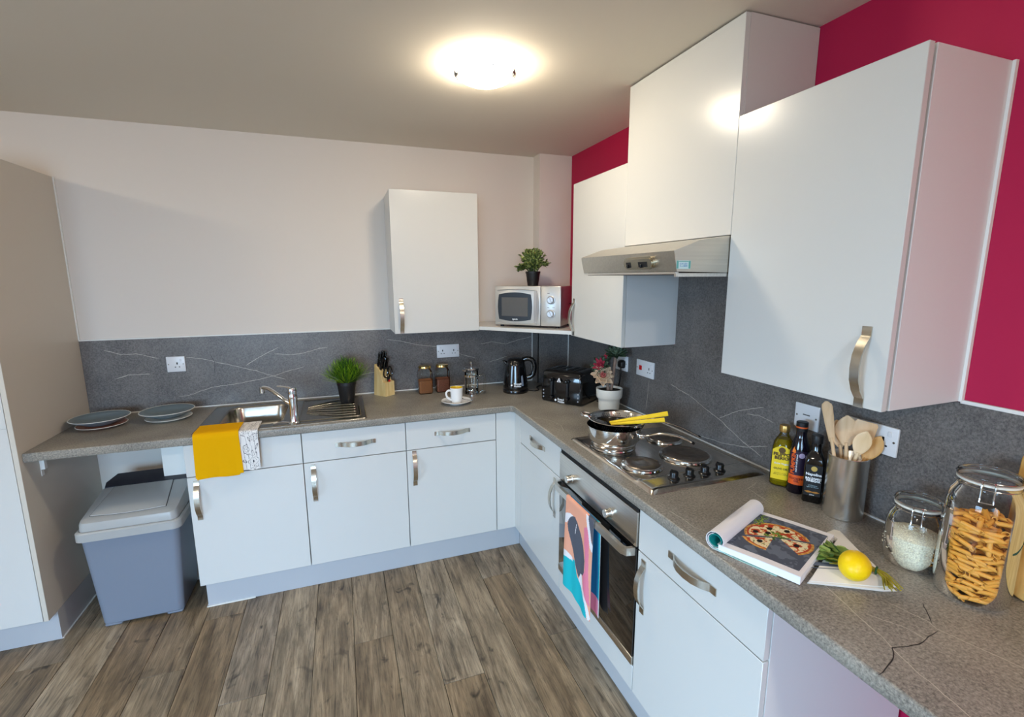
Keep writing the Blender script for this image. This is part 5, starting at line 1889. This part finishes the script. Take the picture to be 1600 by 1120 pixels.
def spoon(label, p0, p1, face, kind, Lh, Wh, mt, nm='wooden_spoon'):
    """handle from p0 (in the pot) towards the tip p1; face = direction the blade faces"""
    p0, p1 = Vector(p0), Vector(p1)
    ax = (p1 - p0).normalized()
    fc = Vector(face)
    fc = (fc - ax * fc.dot(ax)).normalized()
    s = ax.cross(fc)
    L = (p1 - p0).length
    t = thing(nm, label, 'spoon' if 'spoon' in nm else 'spatula', p0)
    hs_ = L - Lh
    MB().tube([p0 + ax * x for x in (0, hs_ * .5, hs_ + Lh * .10)], [.0055, .0055, .0052], 10).build('handle', mt, t)
    b = MB()
    rings = []
    n = 14
    for i in range(n + 1):
        v = i / n
        if kind == 'oval':
            w = Wh / 2 * sin(pi * (.09 + .90 * v)) ** .75
            w *= (.80 + .42 * v) if v < .8 else 1.136
        elif kind == 'flat':
            w = Wh / 2 * (.22 + .78 * min(1, (v / .55)) ** .8)
            if v > .93:
                w *= 1 - (v - .93) * 2.2
        else:
            w = Wh / 2 * (.55 + .45 * sin(pi * min(1, v * 1.05 + .0) * .5)) * (1 if v < .86 else sqrt(max(.02, 1 - ((v - .86) / .145) ** 2)))
        th = .0055 if kind != 'oval' else .006
        th *= (1 if v < .9 else 1 - (v - .9) * 6)
        dish_ = -.006 * sin(pi * v) if kind == 'oval' else 0
        cc = p0 + ax * (hs_ + Lh * v)
        ring_ = []
        for k in range(16):
            a = 2 * pi * k / 16
            off = dish_ * (1 - abs(cos(a))) if sin(a) > 0 else -.004 * (1 - abs(cos(a))) * sin(pi * v) * (1 if kind == 'oval' else 0)
            ring_.append(cc + s * (w * cos(a)) + fc * (th * .5 * sin(a) + off))
        rings.append([tuple(q) for q in ring_])
    loft(b, rings, cap0=True, cap1=True)
    b.build('blade', mt, t, True, 60)
    return t


W1 = wood_mat('utensil_beech', srgb(206, 166, 122), srgb(228, 194, 154), (40, 40, 5), .5)
W2 = wood_mat('utensil_pale', srgb(222, 188, 142), srgb(238, 208, 168), (40, 40, 5), .5)
W3 = wood_mat('utensil_olive', srgb(196, 142, 76), srgb(222, 174, 108), (60, 60, 5), .5)
toc = Vector((-.80, -.56, .12))
spoon('slim wooden spatula standing tallest on the left of the utensil pot', (-.090, -2.150, .92), (-.1435, -2.10, 1.266), (-.9, -.4, .1), 'paddle', .125, .029, W1, 'wooden_spatula')
spoon('wooden spoon half hidden behind the round-headed spoon in the utensil pot', (-.06, -2.150, .92), (-.088, -2.098, 1.202), toc, 'oval', .085, .046, W1)
spoon('big round-headed wooden spoon showing its back in the utensil pot', (-.085, -2.150, .92), (-.080, -2.124, 1.222), toc, 'oval', .092, .060, W1)
spoon('flat square-tipped wooden turner at the back of the utensil pot', (-.075, -2.12, .92), (-.055, -2.166, 1.212), toc, 'flat', .100, .056, W1, 'wooden_turner')
spoon('pale hollow-bowled wooden spoon in front of the square-tipped turner', (-.098, -2.125, .92), (-.076, -2.182, 1.190), toc, 'oval', .078, .044, W2)
spoon('yellowish wooden spoon leaning out furthest to the right of the utensil pot', (-.095, -2.115, .92), (-.030, -2.192, 1.172), toc, 'oval', .085, .046, W3)

# cookbook with its first pages rolled back
O = Vector((-.506, -2.348, H + .0003))
e1 = Vector((.924, .383, 0)).normalized()
e2 = Vector((-.383, .924, 0)).normalized()
Mb = frame(O, e1, e2)
t = thing('cookbook', 'open cookbook with rolled-back pages showing a photographed pizza', 'book', Mb @ Vector((.137, .1, 0)), atan2(e1.y, e1.x))
PAPER = mat('book_paper', srgb(236, 234, 236), .6, spec=.2)
TEALC = mat('teal_cover', srgb(28, 150, 146), .35)
BT = .021
blk = MB(Mb)
Wb, Lb = .274, .196


def page_z(v):
    return BT - .004 * max(0, (v - .5)) * 2


vs = []
prof = [(0, .0015), (Lb, .004), (Lb, BT - .003), (Lb * .5, BT), (0, BT)]
blk.add([(0, y, z) for y, z in prof] + [(Wb, y, z) for y, z in prof], [(0, 1, 2, 3, 4), (9, 8, 7, 6, 5)] + [(i, (i + 1) % 5, 5 + (i + 1) % 5, 5 + i) for i in range(5)])
blk.build('page_block', PAPER, t, True, 20)
MB(Mb).sheet(lambda u, v: (Wb * u, Lb * v + .003 * v, BT + .0012 - .003 * max(0, v - .5) * 2), 2, 12, thick=.0008).build('page', PAPER, t, True, 60)
for y in (.004, .008, .012, .016):
    pass
# roll of turned-back pages along the far edge
spi = []
for k in range(46):
    a = -pi / 2 + 2 * pi * 1.45 * k / 45
    r_ = .0255 - .0075 * k / 45
    spi.append((Lb + .010 + r_ * cos(a) * 1.0, .0262 + r_ * sin(a)))
spi = [(Lb - .035, .0025), (Lb - .015, .0015)] + spi
MB(Mb).sheet(lambda u, v: (Wb * u, *spi[min(int(v * (len(spi) - 1) + .5), len(spi) - 1)]), 2, len(spi) - 1, thick=.0012).build('rolled_pages', PAPER, t, True, 60)
inn = []
for k in range(30):
    a = pi / 2 * .2 + 2 * pi * k / 29
    inn.append((Lb + .010 + .0155 * cos(a), .0262 + .0155 * sin(a)))
MB(Mb).sheet(lambda u, v: (Wb * (.004 + .992 * u), *inn[min(int(v * 29 + .5), 29)]), 2, 29, thick=.001).build('rolled_cover', TEALC, t, True, 60, label='teal cover inside the roll')
MB(Mb).sheet(lambda u, v: (-.004 + .13 * u, .05 + .16 * v, .0006 + .010 * max(0, v - .55) ** 1.5 * 2), 3, 10, thick=.0006).build('cover_flap', mat('pale_teal_cover', srgb(170, 216, 212), .4), t, True, 60)
lines = MB(Mb)
for q in range(9):
    a0 = .55 + q * .12
    for s_ in range(2):
        pts = []
        xa, xb = .09 + .01 * (q % 3), .16 + .02 * ((q * 7) % 4)
        y_, z_ = Lb + .010 + .0262 * cos(a0), .0262 + .0262 * sin(a0)
        lines.add([(xa, y_, z_), (xb, y_, z_), (xb, y_ - .0008, z_ + .0006), (xa, y_ - .0008, z_ + .0006)], [(0, 1, 2, 3)])
lines.build('printed_lines', mat('faint_ink', srgb(186, 184, 196), .6), t, True, 0, kind='stuff')

SL1, SL2 = srgb(78, 84, 98), srgb(104, 112, 126)
CRU, CRU2, CHE, TOM, OLV, HRB, HRB2 = srgb(222, 168, 86), srgb(188, 118, 50), srgb(236, 220, 178), srgb(186, 62, 34), srgb(26, 22, 24), srgb(62, 98, 36), srgb(140, 164, 72)


def nz(x, y, s):
    return noise.noise(Vector((x * s, y * s, s * .37)))


PX, PY = .125, .088    # pizza centre on the page picture (metres)


def pizza_print(u, v):
    x, y = u * .232, v * .170
    base_ = SL1 if nz(x, y, 38) + .5 * nz(x, y, 120) < .06 else SL2
    # herbs in the far corner
    if (x - .195) ** 2 / .038 ** 2 + (y - .150) ** 2 / .014 ** 2 < 1 and nz(x, y, 150) > -.05:
        return HRB if nz(x, y, 260) > 0 else HRB2
    # the slice pulled away towards the near left
    for (ox, oy, cond) in ((0, 0, 0), (-.012, .004, 1), (-.002, -.008, 2)):
        dx, dy = x - PX - ox, (y - PY - oy) * 1.02
        r = sqrt(dx * dx + dy * dy)
        a = math.degrees(atan2(dy, dx)) % 360
        wedge = 1 if 128 < a < 186 else (2 if 230 < a < 296 else (0 if a < 126 or a > 298 else -1))
        if wedge != cond:
            continue
        Rp = .077
        if r > Rp:
            continue
        if r < .004 and cond:
            continue
        for q, (ax_, rr_) in enumerate(((40, .045), (100, .05), (155, .045), (262, .042), (350, .052), (75, .024))):
            qx, qy = rr_ * cos(radians(ax_)), rr_ * sin(radians(ax_))
            if (dx - qx) ** 2 / .0088 ** 2 + (dy - qy) ** 2 / .0068 ** 2 < 1:
                return OLV
        if cond == 0 and r < .03 and nz(x, y, 120) > .02:
            return HRB if nz(x, y, 300) > 0 else HRB2
        if abs(dy - dx * .8 - .004) < .002 and r < .045 and cond == 0:
            return HRB2
        if r > Rp - .0065:
            return CRU if nz(x, y, 140) > -.15 else CRU2
        if r > Rp - .011:
            return TOM if nz(x, y, 160) > -.25 else CRU2
        n1 = nz(x, y, 62) + .45 * nz(x, y, 160)
        if n1 > .14:
            return TOM
        if n1 > .06:
            return CRU
        if nz(x, y, 210) > .42:
            return HRB
        return CHE
    if (x - PX) ** 2 + (y - PY) ** 2 < .022 ** 2 and nz(x, y, 110) > -.1:
        return HRB
    return base_


printed('photo_print', pizza_print, 200, 150, lambda u, v: Mb @ Vector((.022 + .232 * u, .010 + (Lb - .016) * v, BT + .0015 - .003 * max(0, (.010 + (Lb - .016) * v) / Lb - .5) * 2)), PRN, t)

# folded napkin
NAP = mat('linen_napkin', srgb(232, 228, 220), .9, spec=.1, bump=(700, .2))
STR = mat('blue_grey_stripe', srgb(112, 122, 142), .9, spec=.1)
t = thing('napkin', 'folded white napkin with blue stripes under the lemon', 'napkin', (-.36, -2.32, H + .0003))
poly = [(-.484, -2.352), (-.349, -2.430), (-.318, -2.440), (-.306, -2.428), (-.240, -2.300), (-.196, -2.220), (-.205, -2.206), (-.240, -2.214), (-.244, -2.248)]
for k in range(4):
    g = .003 * k
    pl = [(x + .004 * sin(k * 2.1 + i) * (1 if i in (0, 1, 2) else .3), y + .003 * cos(k * 1.3 + i * 2)) for i, (x, y) in enumerate(poly)]
    # tuck the rest under the book's near right edge: stays on its own side
    b = MB()
    n = len(pl)
    cx_, cy_ = sum(p[0] for p in pl) / n, sum(p[1] for p in pl) / n
    rings = []
    for sc_, z in ((.985, .0004), (1.0, .0012), (1.0, .0021), (.985, .0028)):
        rings.append([(cx_ + (x - cx_) * sc_, cy_ + (y - cy_) * sc_, H + .0003 + g + z) for x, y in pl])
    loft(b, rings, cap0=True, cap1=True)
    b.build('fold_layer', NAP, t, True, 30)
zt = H + .0003 + .0118
for a, b_, w_ in (((-.418, -2.305), (-.300, -2.365), .016), ((-.432, -2.318), (-.306, -2.382), .003), ((-.400, -2.292), (-.290, -2.348), .003)):
    a, b_ = Vector((*a, zt + .0002)), Vector((*b_, zt + .0002))
    d_ = (b_ - a).normalized()
    n_ = Vector((-d_.y, d_.x, 0)) * w_ / 2
    MB().add([a - n_, b_ - n_, b_ + n_, a + n_], [(0, 1, 2, 3)]).build('stripe', STR, t, True, 0)

# lemon
LEM = mat('lemon_peel', srgb(244, 206, 6), .38, sss=.15, bump=(260, .25))
lc = Vector((-.378, -2.383, zt + .0335))
lax = Vector((.86, .45, .16)).normalized()
b = MB()
prof = []
for i in range(21):
    s = -1 + 2 * i / 20
    r_ = .0335 * sqrt(max(0, 1 - abs(s) ** 2.2)) * .985
    z = s * .040
    if abs(s) > .93:
        r_ = max(r_, .0055 * (1 - (abs(s) - .93) / .075))
        z = (1 if s > 0 else -1) * (.0372 + (abs(s) - .93) * .11)
    prof.append((0 if i in (0, 20) else r_, z))
F = frame(lc, lax.cross(Vector((0, 0, 1))), Vector((0, 0, 1)))
b.lathe(prof, 36, (0, 0, 0), 0, F)
one('lemon', 'whole yellow lemon lying on the folded napkin', 'lemon', b, LEM, angle=80)

# bunch of sage
SG = [mat('sage_leaf', srgb(108, 136, 62), .6), mat('sage_leaf_dark', srgb(58, 92, 34), .6), mat('sage_leaf_pale', srgb(150, 172, 92), .6)]
STM = mat('herb_stem', srgb(158, 146, 40), .6)
t = thing('herb_bunch', 'bunch of green herbs with tied stalks lying on the napkin beside the lemon', 'herbs', (-.33, -2.33, zt))
rg = random.Random(5)
tie = Vector((-.312, -2.392, zt + .010))
sm_ = MB()
for i in range(22):
    e = tie + Vector((-.034 + rg.uniform(-.016, .016), -.060 + rg.uniform(-.012, .012), rg.uniform(-.005, .006)))
    e.z = max(e.z, H + .006)
    h = Vector((-.345 + rg.uniform(-.04, .03), -2.31 + rg.uniform(-.02, .02), zt + rg.uniform(.004, .022)))
    j = Vector((rg.uniform(-.005, .005), rg.uniform(-.005, .005), rg.uniform(-.004, .005)))
    sm_.tube(smooth_path([e, tie + j, h], 4), .0013, 6)
sm_.build('stalks', STM, t, True, 60, kind='stuff')
tb = MB().tube([tie + Vector((.009 * cos(a) * .9, .0035 * cos(a), .008 * sin(a) + .001)) for a in [2 * pi * k / 16 for k in range(17)]], .0022, 6)
tb.build('tie', mat('green_string', srgb(40, 84, 44), .7), t)
for i in range(70):
    px, py = -.388 + rg.random() * .105, 0
    f_ = rg.random()
    p = Vector((-.402, -2.305, 0)).lerp(Vector((-.318, -2.268, 0)), f_).lerp(Vector((-.335, -2.352, 0)), rg.betavariate(1.1, 1.6))
    p.z = zt + .003 + rg.random() * .030
    d = (p - Vector((tie.x, tie.y, p.z))).normalized() + Vector((rg.uniform(-.8, .8), rg.uniform(-.8, .8), rg.uniform(-.15, .35)))
    b = MB()
    leaf(b, p, d, (rg.uniform(-.7, .7), rg.uniform(-.7, .7), 1), rg.uniform(.028, .042), rg.uniform(.013, .020), 0, rg.uniform(-.1, .2), 5)
    # keep leaves on or above the napkin and clear of the book
    for q in b.v:
        q.z = max(q.z, zt + .0008)
        rel = q - O
        if rel.dot(e1) < .272 and rel.dot(e2) > -.002 and rel.dot(e2) < .2:
            q += e2 * (-.002 - rel.dot(e2)) * 1.0
    b.build('leaf', rg.choice((SG[0], SG[0], SG[1], SG[2])), t, True, 70)

# clip-top jars
WIRE = mat('jar_wire', srgb(200, 200, 198), .18, 1.0)
RUB = mat('jar_seal', srgb(222, 220, 208), .5)


def clip_jar(label, c, prof, zl, rl, clip_a):
    t = thing('clip_top_jar', label, 'jar', c)
    MB().lathe(prof, 64, c).build('glass_body', GLASSG, t, True, 60)
    MB().lathe([(rl - .006, zl), (rl, zl + .001), (rl, zl + .0055), (rl - .006, zl + .0065)], 56, c).build('rubber_seal', RUB, t)
    MB().lathe([(rl - .003, zl + .0068), (rl - .001, zl + .008), (rl, zl + .016), (rl - .002, zl + .020), (rl - .012, zl + .0225), (rl - .017, zl + .0205), (0, zl + .0185)], 56, c).build('lid', GLASSG, t, True, 60)
    w = MB()
    for rr_, zz in ((rl + .0012, zl - .006), (rl + .0016, zl + .0115)):
        w.tube([(c[0] + rr_ * cos(2 * pi * k / 40), c[1] + rr_ * sin(2 * pi * k / 40), c[2] + zz) for k in range(41)], .0013, 6)
    for da in (-.17, .17):
        a = clip_a + da
        A_ = lambda r_, z: (c[0] + r_ * cos(a), c[1] + r_ * sin(a), c[2] + z)
        w.tube(smooth_path([A_(rl + .001, zl + .012), A_(rl + .007, zl + .008), A_(rl + .009, zl - .006), A_(rl + .008, zl - .022), A_(rl + .010, zl - .032)], 4), .0016, 6)
    a0_, a1_ = clip_a - .17, clip_a + .17
    w.tube([(c[0] + (rl + .010) * cos(a0_ + (a1_ - a0_) * k / 5), c[1] + (rl + .010) * sin(a0_ + (a1_ - a0_) * k / 5), c[2] + zl - .032) for k in range(6)], .0016, 6)
    w.build('wire_clip', WIRE, t)
    return t


c = (-.1535, -2.3745, H + .0003)
clip_jar('small clip-top glass jar one third full of white rice', c,
         [(0, .003), (.045, .003), (.054, .0), (.058, .006), (.0605, .03), (.061, .07), (.0595, .105), (.055, .125), (.0485, .137), (.0465, .145), (.0465, .152), (.048, .154)], .154, .0485, radians(208))
RICE = mat('white_rice', srgb(232, 224, 200), .7, grain=((330, 330, 330), .3), bump=(330, 1.0))
b = MB()
rp = [(0, .0055), (.044, .0055), (.053, .0035), (.0565, .008), (.059, .03), (.0596, .076)]
b.lathe(rp + [(.05, .082), (.03, .087), (0, .089)], 56, c)
rg = random.Random(8)
for i in range(900):
    r_ = .057 * sqrt(rg.random())
    a = rg.uniform(0, 2 * pi)
    z = .089 - .013 * (r_ / .058) ** 2
    if i % 3 == 0:
        r_, z = .0590, rg.uniform(.03, .075)
    p = Vector((c[0] + r_ * cos(a), c[1] + r_ * sin(a), c[2] + z))
    d = Vector((rg.uniform(-1, 1), rg.uniform(-1, 1), rg.uniform(-.4, .4))).normalized() * .0036
    b.tube([p - d, p, p + d], [.0008, .0015, .0008], 5)
o = b.build('rice', RICE, None, False, 50)
tag(o, 'white rice filling the lower third of the small clip-top jar', 'rice', None, 'stuff')

c = (-.164, -2.502, H + .0003)
clip_jar('tall clip-top glass jar half full of penne pasta', c,
         [(0, .004), (.052, .004), (.062, .0), (.066, .006), (.0675, .04), (.0675, .20), (.066, .225), (.060, .247), (.0525, .260), (.0505, .268), (.0505, .274), (.052, .276)], .276, .0535, radians(205))
PEN = mat('penne_pasta', srgb(226, 162, 66), .5, sss=.1)
PENI = mat('penne_inside', srgb(206, 150, 62), .6)
b = MB()
rg = random.Random(21)


def penne(p, d, L=.034, r=.0051):
    d = d.normalized()
    u = d.cross(Vector((0, 0, 1)))
    u = u.normalized() if u.length > 1e-3 else Vector((1, 0, 0))
    w = d.cross(u)
    ph = rg.uniform(0, 2 * pi)
    n = 9
    vs, fs = [], []
    for end, rad in ((-1, r), (1, r), (1, r * .72), (-1, r * .72)):
        for k in range(n):
            a = 2 * pi * k / n
            sl_ = cos(a + ph) * r * .95
            vs.append(p + d * (end * L / 2 + sl_) + u * (rad * cos(a)) + w * (rad * sin(a)))
    for s in range(4):
        s2 = (s + 1) % 4
        for k in range(n):
            j = (k + 1) % n
            fs.append((s * n + k, s * n + j, s2 * n + j, s2 * n + k))
    b.add(vs, fs, 0)


zc = .012
while zc < .180:
    # outer ring, mostly tangential pieces against the glass
    n = rg.randint(10, 12)
    a_off = rg.uniform(0, 6)
    for k in range(n):
        a = a_off + 2 * pi * k / n + rg.uniform(-.15, .15)
        Rr = .0572 + rg.uniform(-.003, .0003)
        tang = Vector((-sin(a), cos(a), rg.uniform(-.35, .35)))
        if rg.random() < .27:
            tang = Vector((cos(a), sin(a), rg.uniform(-.3, .3)))
            Rr = .0425
        if rg.random() < .08:
            tang = Vector((rg.uniform(-.3, .3), rg.uniform(-.3, .3), 1))
        penne(Vector((c[0] + Rr * cos(a), c[1] + Rr * sin(a), c[2] + max(.017, zc + rg.uniform(-.004, .004)))), tang)
    for k in range(4):
        a, Rr = rg.uniform(0, 2 * pi), rg.uniform(0, .034)
        penne(Vector((c[0] + Rr * cos(a), c[1] + Rr * sin(a), c[2] + max(.017, zc + rg.uniform(-.003, .003)))), Vector((rg.uniform(-1, 1), rg.uniform(-1, 1), rg.uniform(-.3, .3))))
    zc += .0098
for k in range(16):
    a, Rr = rg.uniform(0, 2 * pi), rg.uniform(0, .045)
    penne(Vector((c[0] + Rr * cos(a), c[1] + Rr * sin(a), c[2] + .188 + rg.uniform(-.004, .006))), Vector((rg.uniform(-1, 1), rg.uniform(-1, 1), rg.uniform(-.25, .25))))
o = b.build('penne', PEN, None, False, 45)
tag(o, 'dry penne pasta filling the lower half of the tall clip-top jar', 'pasta', None, 'stuff')

# chopping boards leaning on the wall
def board(label, yl, yr, xb, xt, zt_, th, mt, rc, nm='chopping_board'):
    ex = Vector((0, -1, 0))
    ey = Vector((xt - xb, 0, zt_ - H)).normalized()
    L = sqrt((xt - xb) ** 2 + (zt_ - H) ** 2)
    M = frame((xb, yl, H + .0006), ex, ey)
    W_ = yl - yr
    t = thing(nm, label, 'chopping board', (xb, (yl + yr) / 2, H))
    b = MB(M)
    R_ = []
    for d_, z in ((.002, 0), (0, .002), (0, th - .002), (.002, th)):
        R_.append([(x, y, z) for x, y in rrect(d_, W_ - d_, d_, L - d_, rc, 8)])
    loft(b, R_, cap0=True, cap1=True)
    b.build('board', mt, t, True, 30)
    return t, M, W_, L


tA, MA, WA, LA = board('wide honey-coloured chopping board leaning on the wall behind the other board', -2.498, -2.86, -.050, -.021, 1.245, .018, WOODB, .03)
tB, MB_, WB, LB = board('second chopping board with rounded corners leaning in front, behind the pasta jar', -2.520, -2.80, -.073, -.0455, 1.205, .016, wood_mat('board_light', srgb(196, 148, 74), srgb(222, 178, 104), (60, 60, 6), .5), .045)
MB(MB_).prism([(.0, .132), (.05, .118), (.10, .095), (.16, .075), (.16, .080), (.10, .102), (.05, .125), (.0, .138)], .0162, .0168).build('green_line', mat('dark_green_print', srgb(34, 66, 36), .6), tB, label='thin dark green printed line')
